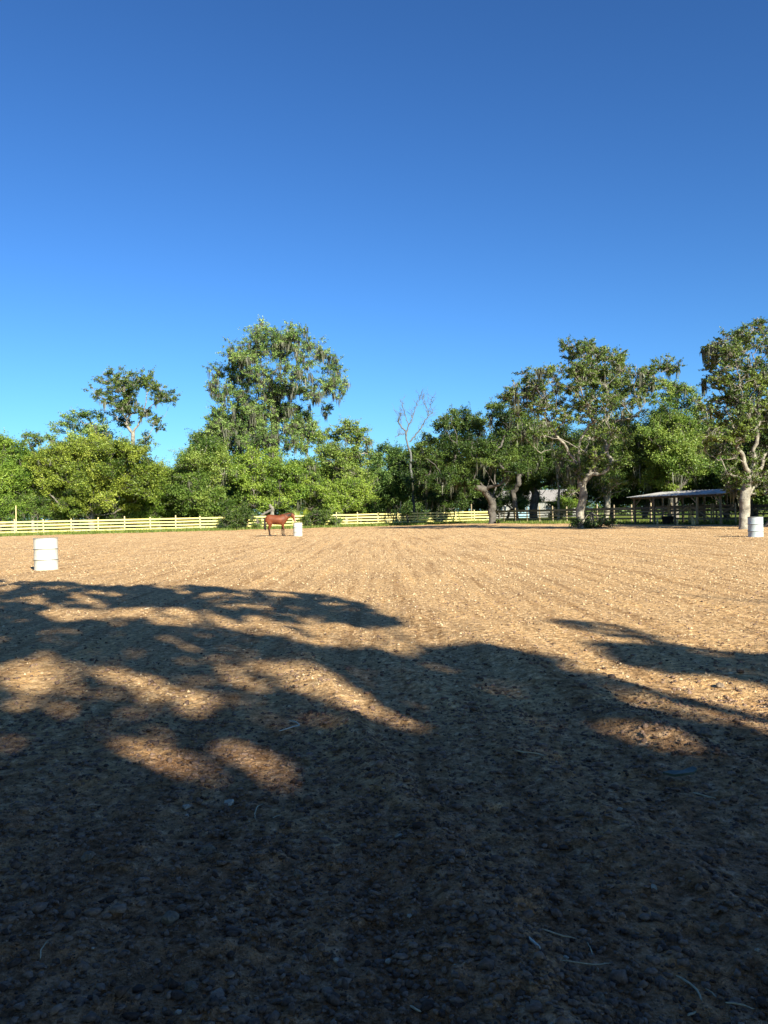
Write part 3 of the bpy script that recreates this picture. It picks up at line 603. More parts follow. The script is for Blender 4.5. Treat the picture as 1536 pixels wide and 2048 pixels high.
bush('roadside_shrub', 'grey-green scrub at the broken end of the sunny boards', 655, 690, 1035, 1055, 83.0, 6, 0.45, 'bluish', (0.6, .2))
bush('creeper', 'leafy creeper spilling over the top board right of the dead snag', 800, 832, 1020, 1030, 87.0, 6, 0.22, 'bright', (0.6, .2))
bush('base_shrub', 'dark low brush at the foot of the pale-limbed oak', 1140, 1235, 1032, 1056, 51.0, 12, 0.36, 'oak_dark', (0.4, .2))
bush('stump_brush', 'twiggy brush at the foot of the corner oak', 988, 1010, 1034, 1046, 80.5, 5, 0.25, 'oak_dark', (0.6, .2), 0.3)
for k, (a_, b_, l_) in enumerate([(-40, 40, 'undergrowth shrub behind the far left end of the fence'), (40, 110, 'undergrowth shrub behind the fence just right of the cream pole'), (110, 185, 'undergrowth shrub under the left of the yellow-green oak'),
        (185, 255, 'undergrowth shrub under the right of the yellow-green oak'), (255, 330, 'undergrowth shrub under the bushy young tree'), (330, 400, 'undergrowth shrub under the left of the rounded oak'), (395, 450, 'undergrowth shrub under the right of the rounded oak'),
        (530, 600, 'undergrowth shrub behind the horse'), (690, 752, 'undergrowth shrub behind the sunny middle boards'), (850, 925, 'dark undergrowth shrub beyond the fence left of the corner oak'), (925, 985, 'dark undergrowth shrub beyond the fence right behind the corner oak trunk'), (1090, 1150, 'leafy shrub beyond the fence left of the pale-limbed oak trunk')]):
    bush('undergrowth_shrub', l_, a_, b_, 990, 1040, [80, 82, 84, 86, 87, 88, 88, 89, 91, 97, 100, 96][k], 12, 0.9, ['bright', 'oak', 'oak', 'oak_dark', 'oak', 'oak_dark', 'oak', 'oak', 'bright', 'oak_dark', 'oak_dark', 'bright'][k], (0.35, .2), 0.0)
# palmetto
def palmetto(label, base, s=1.0):
    t = thing('palmetto', label, 'palm', base); Vs, T = [], []
    for k in range(13):
        th = random.random() * 6.28; el = R(20 + 55 * random.random()); d = np.array([math.cos(th) * math.cos(el), math.sin(th) * math.cos(el), math.sin(el)]); L = s * (0.8 + .5 * random.random())
        side = np.cross(d, [0, 0, 1]); side /= np.linalg.norm(side); up = np.cross(side, d)
        for f in np.linspace(-1.1, 1.1, 13):
            dd = d * math.cos(f) + side * math.sin(f); o = d * L * 0.55; e = o + dd * L * 0.65 - np.array([0, 0, .12 * L]); w_ = side * 0.02 + up * 0.012
            Vs += [o - w_, o + w_, (o + e) / 2 + w_ * 1.6, (o + e) / 2 - w_ * 1.6, (o + e) / 2 - w_ * 1.6, (o + e) / 2 + w_ * 1.6, e + w_ * .2, e - w_ * .2]; T += [0.5 + .5 * random.random()] * 2
        Vs += [side * .015, -side * .015, d * L * .55 - side * .012, d * L * .55 + side * .012]; T += [.4]
    V = np.array(Vs); link('fronds', fast_mesh('fronds', V, 4, np.arange(len(V)).reshape(-1, 4), False, np.array(T)), M['yellow'], t)
palmetto('yellowish palmetto fan behind the white drum and the horse', gb(600, 84), 1.7)
palmetto('small yellow palmetto right of the horse\'s head, under the moss-draped oak', gb(612, 85), 1.4)

# ------------------------------------------------------------------ the unseen oak added behind the camera, whose boughs shade the foreground
# crown leaves are placed to throw this shade: its outline and sun flecks
shade_poly = [(-900, 1150), (0, 1158), (60, 1164), (130, 1163), (190, 1171), (250, 1172), (330, 1167), (430, 1173), (480, 1180), (560, 1185), (610, 1184), (660, 1194), (700, 1200), (730, 1212), (790, 1238), (815, 1252), (720, 1258), (650, 1250), (560, 1245),
              (640, 1275), (700, 1296), (768, 1300), (883, 1290), (1000, 1297), (1070, 1307), (1150, 1340), (1270, 1372), (1390, 1400), (1536, 1430), (2600, 1600), (2600, 2900), (-900, 2900)]
shade_b = [(1180, 1286), (1300, 1288), (1400, 1296), (1536, 1310), (2600, 1400), (2600, 1480), (1536, 1372), (1400, 1350), (1300, 1338), (1220, 1314)]
shade_c = [(1120, 1240), (1230, 1250), (1350, 1276), (1310, 1286), (1200, 1268), (1110, 1250)]
# x, y, half sizes, strength, slant
flecks = [(25, 1200, 34, 9, .7, 0), (125, 1178, 42, 5, .8, 0), (207, 1187, 46, 8, .8, .05), (188, 1203, 22, 4, .7, 0), (350, 1178, 30, 6, .7, .1), (470, 1204, 50, 5, .4, .1),
          (150, 1230, 75, 9, 1, .08), (250, 1228, 70, 9, 1, -.08), (335, 1242, 50, 9, 1, .25), (385, 1232, 70, 12, 1, .15), (478, 1262, 48, 10, .8, .25), (560, 1262, 75, 13, 1, .38), (680, 1257, 90, 11, 1, .22),
          (105, 1265, 34, 8, .8, 0), (365, 1283, 32, 9, .9, .25), (262, 1306, 32, 9, .9, .1), (412, 1304, 42, 9, .8, .25), (40, 1305, 30, 9, .4, 0), (65, 1350, 60, 32, 1, 0), (100, 1322, 26, 14, .8, 0), (146, 1336, 26, 13, 1, 0),
          (225, 1352, 48, 15, 1, .3), (300, 1380, 45, 24, 1, .4), (388, 1398, 44, 24, 1, .1), (415, 1360, 26, 14, .7, .5), (380, 1322, 34, 10, .6, .4), (455, 1340, 30, 18, 1, .45), (500, 1366, 36, 14, 1, .35),
          (530, 1335, 50, 12, 1, .3), (620, 1362, 80, 24, 1, .33), (710, 1400, 90, 24, 1, .36), (800, 1432, 70, 16, .8, .3), (880, 1436, 60, 10, .5, .2), (700, 1335, 70, 10, .8, .3), (768, 1345, 50, 8, .5, .2),
          (20, 1415, 36, 22, .9, 0), (150, 1458, 26, 18, .45, .2), (178, 1492, 30, 10, .4, .2), (40, 1490, 50, 18, .5, 0), (300, 1515, 70, 30, 1, .05), (305, 1478, 24, 16, .8, 0), (408, 1526, 30, 17, .8, .1), (480, 1502, 36, 24, 1, .4), (560, 1530, 34, 18, .8, .3),
          (568, 1568, 36, 14, .9, .1), (112, 1555, 36, 18, .9, .1), (645, 1568, 36, 14, .45, .2), 
          (820, 1312, 40, 6, .5, .2), (900, 1340, 90, 8, .6, .25), (1040, 1368, 90, 9, .6, .2), (960, 1402, 70, 7, .4, .2), (1120, 1448, 90, 9, .5, .25), (1240, 1392, 80, 9, .6, .2), (1350, 1418, 110, 13, .9, .22), (1480, 1448, 100, 16, .9, .25), (1600, 1480, 80, 20, .8, .25),
          (1310, 1486, 100, 17, .9, .3), (1400, 1522, 40, 10, .5, .2), (1180, 1440, 60, 8, .4, .2), (1000, 1440, 60, 7, .4, .2)]
def in_poly(px, py, poly):
    inside = np.zeros(len(px), bool); n = len(poly); j = n - 1
    for i_ in range(n):
        xi, yi = poly[i_]; xj, yj = poly[j]
        c = ((yi > py) != (yj > py)) & (px < (xj - xi) * (py - yi) / (yj - yi + 1e-9) + xi); inside ^= c; j = i_
    return inside
n = 620000
gx = -24 + 42 * rng.random(n); gy = -9 + 32 * rng.random(n)
G = np.stack([gx, gy, np.zeros(n)], 1); px, py, zz = project(G)
front = zz > 0.6
px = np.where(front, px, 768); py = np.where(front, py, 2500)
wobx = 14 * (vnoise(gx * 2.2, gy * 2.2, 40) - .5) + 10 * (vnoise(gx * 6, gy * 6, 41) - .5)
dens = (in_poly(px + wobx * 2, py + wobx * .5, shade_poly) | in_poly(px + wobx * 2, py + wobx * .3, shade_b) ).astype(float); dens = np.maximum(dens, .3 * in_poly(px, py, shade_c))
lit = np.zeros(n)
for cx, cy, rx, ry, st, sl in flecks:
    w_ = 1.16 if cx < 820 and 1190 < cy < 1600 else 1.0
    d2 = ((px + wobx - cx) / rx / w_) ** 2 + ((py + wobx * .4 - cy - sl * (px - cx)) / ry / w_) ** 2
    lit = np.maximum(lit, st * np.clip((1.75 - d2) * .75, 0, 1))
# small random holes between the leaves
ac = gx * .88 + gy * .47; al = gy * .88 - gx * .47
hol = vnoise(ac * 2.1, al * .50, 45) * .38 + vnoise(ac * 4.6, al * 1.15, 46) * .38 + vnoise(ac * 10, al * 3.5, 47) * .24
mid_ = np.clip((gy - 3.6) / 1.2, 0, 1) * np.maximum(np.clip((900 - px) / 120, 0, 1), .7 * np.clip((px - 1120) / 100, 0, 1) * (py > 1350) * (py < 1540))
lit = np.maximum(lit * np.clip(1.3 - .9 * np.clip((.36 - hol) * 6, 0, 1), 0, 1), np.clip((hol - .525) * 7, 0, .95) * mid_)
for q in ((.42, 1.95), (.38, 2.2), (.30, 2.5)): lit = np.maximum(lit, .5 * np.exp(-((gx - q[0]) / .10) ** 2 - ((gy - q[1]) / .22) ** 2))
# boughs added beyond the left of the picture to cut sky light
dens = np.maximum(dens, (gx < -0.60 * gy - 1.2).astype(float))
dens *= np.clip(1 - 1.05 * lit, 0, 1)
keep = rng.random(n) < dens * np.where(gy < 3.6, 1.5, .85) * (0.42 + 0.2 * (vnoise(gx * 1.3, gy * 1.3, 42)))
gx, gy = gx[keep], gy[keep]
hh = 8.2 + 2.6 * vnoise(gx * 0.35, gy * 0.35, 43) + 1.5 * (vnoise(gx * 1.1, gy * 1.1, 44) - .5) + 0.5 * rng.normal(size=len(gx)).clip(-1.5, 1.5)
hh -= np.clip(4 - gy, 0, 12) * 0.12
k = hh / math.tan(R(SUN_EL)); sh = np.array([sv.x, sv.y]) / math.hypot(sv.x, sv.y)
LC = np.stack([gx + sh[0] * k, gy + sh[1] * k, hh], 1)
pxl, pyl, zl = project(LC)
vis = (zl > 0) & (pxl > -120) & (pxl < 1660) & (pyl > -160)
LC = LC[~vis]; print('shade leaves', len(LC), 'dropped', vis.sum())
base = np.array([9.5, -13.0, 0.0]); t = thing('unseen_shade_oak', 'unseen oak added behind the viewer, its crown shaped to shade the near ground', 'tree', base)
t.name = 'spreading_oak'
sv_n = np.array(sv[:])
V, I = leaf_arrays(LC, np.tile(sv_n, (len(LC), 1)) * 0.9 + rng.normal(size=(len(LC), 3)) * 0.5, 0.13 + 0.14 * rng.random(len(LC)), 0.75)
link('crown', fast_mesh('crown', V - base, 4, I, False, rng.random(len(I))), M['oak'], t)
paths = [(curve_pts(base, base + [-0.3, 0.3, 3.2], 8, 0, 0.02), np.linspace(0.75, 0.5, 8))]
fork = base + [-0.3, 0.3, 3.2]
for tx, ty, tz in ((-2, -1.2, 9.0), (1, -9, 9.3), (5, -4, 8.8), (14, -6, 9), (15, -14, 9.3), (8, -20, 9.2), (2, -15, 9.4), (10, -10, 10.5), (6, -12, 9.8), (-4, -8, 8.8)):
    e = np.array([tx, ty, tz]); P = curve_pts(fork, e, 10, 0.10, 0.05); paths.append((P, np.linspace(0.15, 0.03, 10)))
    for _ in range(7):
        q = P[random.randint(4, 9)]; e2 = q + rng.normal(size=3) * [1.8, 1.8, 0.3] + [0, 0, 0.2]; paths.append((curve_pts(q, e2, 6, 0.03, 0.08), np.linspace(0.03, 0.01, 6)))
V, I = tubes(paths, 8); link('trunk', fast_mesh('trunk', V - base, 4, I, True), M['bark'], t)
for bx, by, l_ in ((-14, -24, 'unseen oak added behind the viewer, far to the left'), (-2, -34, 'unseen oak added straight behind the viewer'), (26, -22, 'unseen oak added behind the viewer, to the right'), (-26, -14, 'oak of the grove at the viewer\'s left side'), (34, 41, 'oak outside the picture to the right, shading the arena edge'), (41, 47, 'second oak outside the picture to the right'), (30.5, 45, 'oak just outside the right edge, shading the shed'), (40, 53, 'oak beyond the right edge oak'), (14, -30, 'unseen oak added behind the viewer, right of the middle'), (-14, -36, 'unseen oak added behind the viewer, left of the middle')):  # all of these are unseen added oaks, the one at the left side too
    cl = [(bx + rng.normal() * 3.2, by + rng.normal() * 3.2, 4.5 + 3.5 * random.random(), 1.6) for _ in range(26)]
    build_tree('unseen_oak', l_, (bx, by, 0), cl, 0.45, 'oak', 'bark', 0.3, 0.8, 0, group='unseen oaks added around the view')  # unseen oaks added to block sky light and shade the right side

# ------------------------------------------------------------------ fences
FU = Vector((math.cos(TH), math.sin(TH), 0)); FV = Vector((math.sin(TH), -math.cos(TH), 0))
CORNER = Vector((12.9, 91.3, 0)); STEP = 2.44
def make_fence(name, label, start, direction, n, side, boards, mat_b, mat_p, hpost=1.48, skip=()):
    t = thing(name, label, 'fence', start)
    nrm = side
    rz = math.atan2(direction.y, direction.x)
    for k in range(n + 1):
        bm = bmesh.new(); h_ = hpost + random.uniform(-.05, .12)
        bm_box(bm, (0, 0, h_ / 2 - 0.15), (0.11, 0.11, h_ + 0.3), None, 0.012)
        o = link('post', bm_mesh('post', bm), mat_p, t); o.location = direction * STEP * k + nrm * -0.075
        o.rotation_euler = (random.uniform(-.02, .02), random.uniform(-.025, .025), rz)
    for k in range(n):
        if k in skip: continue
        for z_, hb in boards:
            bm = bmesh.new(); bm_box(bm, (0, 0, 0), (STEP - 0.012, 0.028, hb), None, 0.004)
            o = link('board', bm_mesh('board', bm), mat_b, t)
            o.location = direction * STEP * (k + .5) + nrm * 0.0 + Vector((0, 0, z_ + random.uniform(-.012, .012)))
            o.rotation_euler = (0, random.uniform(-.006, .006), rz)
    return t
boards = [(0.30, 0.15), (0.61, 0.15), (0.92, 0.15), (1.23, 0.15)]
toward = Vector((math.sin(TH), -math.cos(TH), 0))
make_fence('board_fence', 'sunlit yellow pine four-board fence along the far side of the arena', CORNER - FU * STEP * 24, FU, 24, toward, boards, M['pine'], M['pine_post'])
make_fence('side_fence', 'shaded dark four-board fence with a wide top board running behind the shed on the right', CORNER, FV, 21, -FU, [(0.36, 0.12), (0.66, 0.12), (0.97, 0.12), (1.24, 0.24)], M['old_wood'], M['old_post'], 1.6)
# cream pole and others
def pole(name, label, px, Y_, top, r, mat, bend=0.0):
    b = gb(px, Y_); t_ = at(px, top, Y_); t = thing(name, label, 'pole', b)
    P = np.array([[0, 0, -.1], [bend * .3, 0, t_.z * .5], [bend, 0, t_.z]]); k = np.linspace(0, 2, 8)
    P = np.stack([np.interp(k, [0, 1, 2], P[:, q]) for q in range(3)], 1)
    V, I = tubes([(P, np.full(8, r))], 8); link('shaft', fast_mesh('shaft', V, 4, I, True), mat, t)
    bm = bmesh.new(); bmesh.ops.create_cone(bm, cap_ends=True, segments=8, radius1=r * 1.15, radius2=r * .9, depth=r * .8)
    o = link('cap', bm_mesh('cap', bm), mat, t); o.location = (bend, 0, t_.z + r * .4)
pole('wooden_pole', 'cream pole standing behind the fence near the left edge', 32, 78, 1012, 0.055, M['pine_post'])
pole('wooden_pole', 'short bent tan pole sticking up behind the middle boards below the dead snag', 798, 92, 1003, 0.07, M['pine_post'], 0.25)
pole('wooden_pole', 'thin grey pole behind the fence left of the corner oak', 829, 93, 1008, 0.05, M['old_post'])
pole('wooden_pole', 'pale pole in the shade left of the corner oak trunk', 943, 92.5, 1009, 0.07, M['old_post'])
for nm_, l_, px, top, r_, Y_ in [('tree_trunk', 'bare pale trunk behind the horse\'s rump', 543, 1010, 0.26, 86), ('tree_trunk', 'pale lit leaning stem left of the thick trunk of the pale-limbed oak', 1116, 935, 0.17, 84)]:
    g_ = gb(px, Y_)
    bare_trunk(nm_, l_, g_, [(px, 1042), (px + 1, 1025), (px + 2, (1025 + top) / 2), (px - 4, top)], r_, r_ * .6, 'bark_pale')
bare_trunk('leaning_log', 'tan leaning log behind the fence at the horse\'s tail', gb(520, 84), [(519, 1038), (524, 1030), (533, 1024), (545, 1019)], 0.16, 0.12, 'bark')
# white lamp post / bird figure behind horse
white = NB('white_paint'); p_ = obj_coord(white); f_ = white.noise(p_, 5, 5)
white.bsdf(white.ramp(f_, [(0.3, (0.70, 0.70, 0.67)), (0.6, (0.82, 0.82, 0.79))]), 0.45, 0.4); M['white'] = white.m

# ------------------------------------------------------------------ houses among the trees
nb = NB('house_siding'); p_ = obj_coord(nb); sp_ = nb.n('ShaderNodeSeparateXYZ'); nb.l(p_, sp_.inputs[0])
saw = nb.math('FRACT', nb.math('MULTIPLY', sp_.outputs[2], 6.0)); nb.bsdf(nb.mix((0.26, 0.26, 0.25), (0.19, 0.19, 0.185), nb.noise(p_, 2, 3)), 0.7, 0.3, saw, 0.5, 0.02); M['siding'] = nb.m
nb = NB('shingles'); nb.bsdf(nb.ramp(nb.noise(obj_coord(nb), 9, 4), [(0.3, (0.16, 0.15, 0.15)), (0.7, (0.32, 0.30, 0.29))]), 0.9, 0.2); M['shingle'] = nb.m
nb = NB('window_glass'); nb.bsdf((0.05, 0.07, 0.09), 0.08, 0.6); M['glass'] = nb.m
nb = NB('blue_door'); nb.bsdf(nb.ramp(nb.noise(obj_coord(nb), 4, 3), [(0.3, (0.22, 0.36, 0.45)), (0.7, (0.30, 0.45, 0.53))]), 0.5, 0.3); M['bluedoor'] = nb.m
def house(label, base, L, Dp, H_, rz, door=None, wins=()):
    t = thing('house', label, 'house', base, rz)
    bm = bmesh.new(); bm_box(bm, (0, Dp / 2, H_ / 2), (L, Dp, H_))
    for sx in (-1, 1):   # gables
        a = [bm.verts.new((sx * (L / 2), 0, H_)), bm.verts.new((sx * (L / 2), Dp, H_)), bm.verts.new((sx * L / 2, Dp / 2, H_ + Dp * .22))]; bm.faces.new(a)
    link('wall', bm_mesh('wall', bm), M['siding'], t)
    bm = bmesh.new()
    for s in (-1, 1):
        y0 = Dp / 2 + s * (Dp / 2 + .4); z0 = H_ - .4 * .44; beam(bm, (-L / 2 - .3, (y0 + Dp / 2) / 2, (z0 + H_ + Dp * .22) / 2 + .08), (L / 2 + .3, (y0 + Dp / 2) / 2, (z0 + H_ + Dp * .22) / 2 + .08), math.hypot(Dp / 2 + .4, Dp * .22 + .18), .12,
             up=Vector((0, s * .40, .92)).normalized())
    link('roof', bm_mesh('roof', bm), M['shingle'], t)
    for wx, wz, ww, wh in wins:
        bm = bmesh.new()
        for q in ((0, wh / 2), (0, -wh / 2)): bm_box(bm, (q[0], 0, q[1]), (ww + .16, .08, .08))
        for q in (-ww / 2, 0, ww / 2): bm_box(bm, (q, -0.003, 0), (.06, .07, wh))
        f = link('window', bm_mesh('window', bm), M['white'], t); f.location = (wx, -.04, wz)
        bm = bmesh.new(); bm_box(bm, (0, 0.02, 0), (ww - .02, .03, wh - .02)); link('pane', bm_mesh('pane', bm), M['glass'], f)
    if door:
        bm = bmesh.new(); bm_box(bm, (0, 0, door[2] / 2), (door[1], .08, door[2]))
        for k in range(3): bm_box(bm, (0, -.045, door[2] * (k + .5) / 3), (door[1] * .9, .02, door[2] / 3 * .75), None, .005)
        o = link('door', bm_mesh('door', bm), M['bluedoor'], t); o.location = (door[0], -.045, 0)
h0 = gb(1062, 140); house('pale grey house with a blue garage door seen between the dark oaks', h0, 16, 9, 3.0, R(-6), (-1.6, 2.6, 2.3), ((-5, 1.7, 1.2, 1.1), (3.2, 1.7, 1.2, 1.1)))
h0 = gb(778, 135); house('whitish two-storey building glimpsed below the dead snag', h0, 4.2, 7, 6.2, R(8), None, ((-1, 4.6, .8, 1.1), (1, 1.7, .9, 1.2)))

# ------------------------------------------------------------------ open shed
nb = NB('galvanised_sheet'); p_ = obj_coord(nb); sp_ = nb.n('ShaderNodeSeparateXYZ'); nb.l(p_, sp_.inputs[0])
f_ = nb.noise(p_, 1.5, 5); nb.bsdf(nb.ramp(f_, [(0.35, (0.20, 0.18, 0.165)), (0.6, (0.50, 0.49, 0.47))]), 0.65, 0.3, None); M['tin'] = nb.m
S0 = CORNER + FV * 29.2 - FU * 3.6           # left, far end on the arena side
SL = 9.0; SD = 2.9
t = thing('open_shed', 'open-sided pole shed with a low tin roof under the trees on the right', 'shed', S0, 0)
lo, hi = 2.22, 2.52
def sp(a, b, z): return FV * a + FU * b + Vector((0, 0, z))
bm = bmesh.new(); nx = 110
cols = []
for i_ in range(nx + 1):
    a = -0.5 + (SL + 1.0) * i_ / nx; wv = 0.018 * math.sin(i_ * math.pi / 2 + .3)
    cols.append([bm.verts.new(sp(a, -0.5, lo - .06 + wv)), bm.verts.new(sp(a, SD + .4, hi + .06 + wv))])
for i_ in range(nx): bm.faces.new((cols[i_][0], cols[i_ + 1][0], cols[i_ + 1][1], cols[i_][1]))
o = link('roof', bm_mesh('roof', bm, True), M['tin'], t); md = o.modifiers.new('s', 'SOLIDIFY'); md.thickness = 0.012
for k in range(5):
    for b_, hz in ((0, lo), (SD, hi)):
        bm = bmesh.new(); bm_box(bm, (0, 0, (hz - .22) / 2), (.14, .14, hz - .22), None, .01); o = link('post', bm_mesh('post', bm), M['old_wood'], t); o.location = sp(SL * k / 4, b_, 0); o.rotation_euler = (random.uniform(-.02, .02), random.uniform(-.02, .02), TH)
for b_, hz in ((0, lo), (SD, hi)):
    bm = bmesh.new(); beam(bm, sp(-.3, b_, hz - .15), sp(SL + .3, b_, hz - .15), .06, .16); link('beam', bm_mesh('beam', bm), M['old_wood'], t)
for k in range(8):
    bm = bmesh.new(); a = SL * k / 7; beam(bm, sp(a, -.4, lo - .10), sp(a, SD + .3, hi - .0), .05, .10); link('rafter', bm_mesh('rafter', bm), M['old_wood'], t)
for k, s in ((0, 1), (1, -1), (2, 1), (3, -1), (4, -1)):
    bm = bmesh.new(); a = SL * k / 4; beam(bm, sp(a, 0.06, lo - .75), sp(a + s * .6, .06, lo - .25), .05, .09); link('brace', bm_mesh('brace', bm), M['old_post'] if k == 4 else M['old_wood'], t)
# pen panels of pipes and planks inside the shed
for k in range(4):
    a0 = SL * k / 4 + .12; pn = thing('pen_panel', ['plank pen panel at the left end of the shed', 'crossed-plank pen panel left of the shed\'s middle', 'crossed-plank pen panel right of the shed\'s middle', 'plank pen panel at the right end of the shed'][k], 'pen panel', S0 + sp(a0, SD * .5, 0), group='pen panels inside the shed')
    for z_ in (0.35, 0.7, 1.05, 1.35):
        bm = bmesh.new(); beam(bm, FV * 0.05 + Vector((0, 0, z_)), FV * (SL / 4 - .25) + Vector((0, 0, z_)), .03, .11); link('board', bm_mesh('board', bm), M['old_wood'], pn)
    bm = bmesh.new(); z0, z1 = ((.35, 1.3) if k % 2 else (1.3, .35)); beam(bm, FV * 0.05 + FU * -.04 + Vector((0, 0, z0)), FV * (SL / 4 - .25) + FU * -.04 + Vector((0, 0, z1)), .03, .09); link('brace', bm_mesh('brace', bm), M['old_post'], pn)
    for a in (0.0, SL / 4 - .2):
        bm = bmesh.new(); bm_box(bm, (0, 0, .75), (.09, .09, 1.5), None, .008); o = link('post', bm_mesh('post', bm), M['old_post'], pn); o.location = FV * a
# dark tub and short stakes
nb = NB('black_rubber'); nb.bsdf((0.02, 0.02, 0.022), 0.6, 0.3); M['rubber'] = nb.m
def lathe(name, prof, mat, parent=None, seg=40, smooth=True):
    bm = bmesh.new(); rings = []
    for r_, z_ in prof: rings.append([bm.verts.new((r_ * math.cos(2 * math.pi * k / seg), r_ * math.sin(2 * math.pi * k / seg), z_)) for k in range(seg)] if r_ > 1e-5 else [bm.verts.new((0, 0, z_))])
    for a, b in zip(rings[:-1], rings[1:]):
        for k in range(seg):
            k2 = (k + 1) % seg
            if len(a) == 1 and len(b) == 1: continue
            if len(a) == 1: bm.faces.new((a[0], b[k], b[k2]))
            elif len(b) == 1: bm.faces.new((a[k], b[0], a[k2]))
            else: bm.faces.new((a[k], b[k], b[k2], a[k2]))
    bmesh.ops.recalc_face_normals(bm, faces=bm.faces)
    return link(name, bm_mesh(name, bm, smooth), mat, parent)
tub = thing('feed_tub', 'black rubber tub on the ground inside the shed\'s left bay', 'tub', S0 + sp(2.6, 1.0, 0))
lathe('bowl', [(0.38, 0), (0.46, .5), (0.50, .52), (0.50, .56), (0.44, .56), (0.36, .06), (0, .06)], M['rubber'], tub, 28)
lathe('rim', [(0.50, .50), (0.53, .52), (0.53, .56), (0.50, .58)], M['rubber'], tub, 28)
for k, (a, b_, h_) in enumerate([(3.6, -.9, .42), (5.6, -.8, .35), (7.0, -.7, .5), (7.4, -.9, .36)]):
    s_ = thing('short_stake', ['pale square stake in front of the shed, leftmost of four', 'low pale stake in front of the shed, second from the left', 'tallest pale stake in front of the shed, third from the left', 'low pale stake in front of the shed, rightmost of four'][k], 'stake', S0 + sp(a, b_, 0), TH, 'stakes in front of the shed')
    bm = bmesh.new(); bm_box(bm, (0, 0, h_ / 2 - .03), (.1, .1, h_ + .06), None, .01); link('shaft', bm_mesh('shaft', bm), M['pine_post'], s_)
    bm = bmesh.new(); bm_box(bm, (0, 0, h_ + .012), (.12, .12, .024), None, .006); link('cap', bm_mesh('cap', bm), M['pine_post'], s_)

# ------------------------------------------------------------------ grass strip along the fences
def tufts(n, u0, u1, v0, v1, h0_, h1_):
    u = u0 + (u1 - u0) * rng.random(n); v = v0 + (v1 - v0) * rng.random(n)
    keep = vnoise(u * .8, v * 1.5, 50) + .35 * rng.random(n) > 0.38; u, v = u[keep], v[keep]; n = len(u)
    B = np.stack([u * cu[0] + v * cv[0], u * cu[1] + v * cv[1], np.full(n, -.05)], 1)
    th = rng.random(n) * 6.28; h_ = h0_ + (h1_ - h0_) * rng.random(n) ** 1.6; w_ = .02 + .03 * rng.random(n)
    d = np.stack([np.cos(th), np.sin(th), 0 * th], 1) * w_[:, None]; tip = B + np.stack([rng.normal(size=n) * .06, rng.normal(size=n) * .06, h_ + .05], 1)
    return np.stack([B - d, B + d, tip], 1).reshape(-1, 3), np.clip(rng.normal(.5, .25, n), 0, 1)
CU, CV = 46.2, 79.8
A = [tufts(26000, -16, 47, 76.3, 82, .06, .32), tufts(9000, -16, 46, 79.2, 80.3, .15, .5), tufts(12000, 43.0, 49, 34, 80, .05, .3), tufts(22000, 47, 62, 40, 110, .05, .28)]
V = np.concatenate([a[0] for a in A]); T = np.concatenate([a[1] for a in A])
tag(link('grass', fast_mesh('grass', V, 3, np.arange(len(V)).reshape(-1, 3), False, T), M['grass']), 'rough grass along the foot of the fences', 'grass', kind='stuff')

# ------------------------------------------------------------------ drums
def drum_mat(name, c1, c2, dirt=0.5):
    nb = NB(name); p_ = obj_coord(nb); s_ = nb.n('ShaderNodeSeparateXYZ'); nb.l(p_, s_.inputs[0])
    f_ = nb.noise(p_, 4, 5); f2 = nb.noise(p_, 16, 5, 0.7)
    low = nb.n('ShaderNodeMapRange'); low.inputs[1].default_value = 0.0; low.inputs[2].default_value = 0.16; low.inputs[3].default_value = 1; low.inputs[4].default_value = 0; nb.l(s_.outputs[2], low.inputs[0])
    c = nb.ramp(f_, [(0.3, c1), (0.65, c2)])
    dm = nb.math('MULTIPLY', nb.ramp(f2, [(0.42, (0, 0, 0)), (0.6, (1, 1, 1))]), nb.math('MULTIPLY', low.outputs[0], dirt))
    c = nb.mix(c, (0.42, 0.29, 0.17), dm)
    rust = nb.ramp(nb.noise(p_, 9, 6, 0.75), [(0.68, (0, 0, 0)), (0.74, (1, 1, 1))]); c = nb.mix(c, (0.45, 0.30, 0.18), nb.math('MULTIPLY', rust, 0.35))
    for zr in (0.33 * .835, 0.66 * .835, .835):
        d_ = nb.math('ABSOLUTE', nb.math('SUBTRACT', s_.outputs[2], zr)); c = nb.mix(c, (0.09, 0.09, 0.085), nb.math('MULTIPLY', nb.math('LESS_THAN', nb.math('ADD', d_, nb.math('MULTIPLY', f2, .006)), 0.0145), 0.9))
    nb.bsdf(c, 0.5, 0.4, f2, 0.12, 0.01); return nb.m
M['drum_w'] = drum_mat('white_drum_paint', (0.40, 0.41, 0.38), (0.52, 0.53, 0.49))
M['drum_b'] = drum_mat('bluish_white_drum_paint', (0.30, 0.36, 0.40), (0.38, 0.44, 0.48))
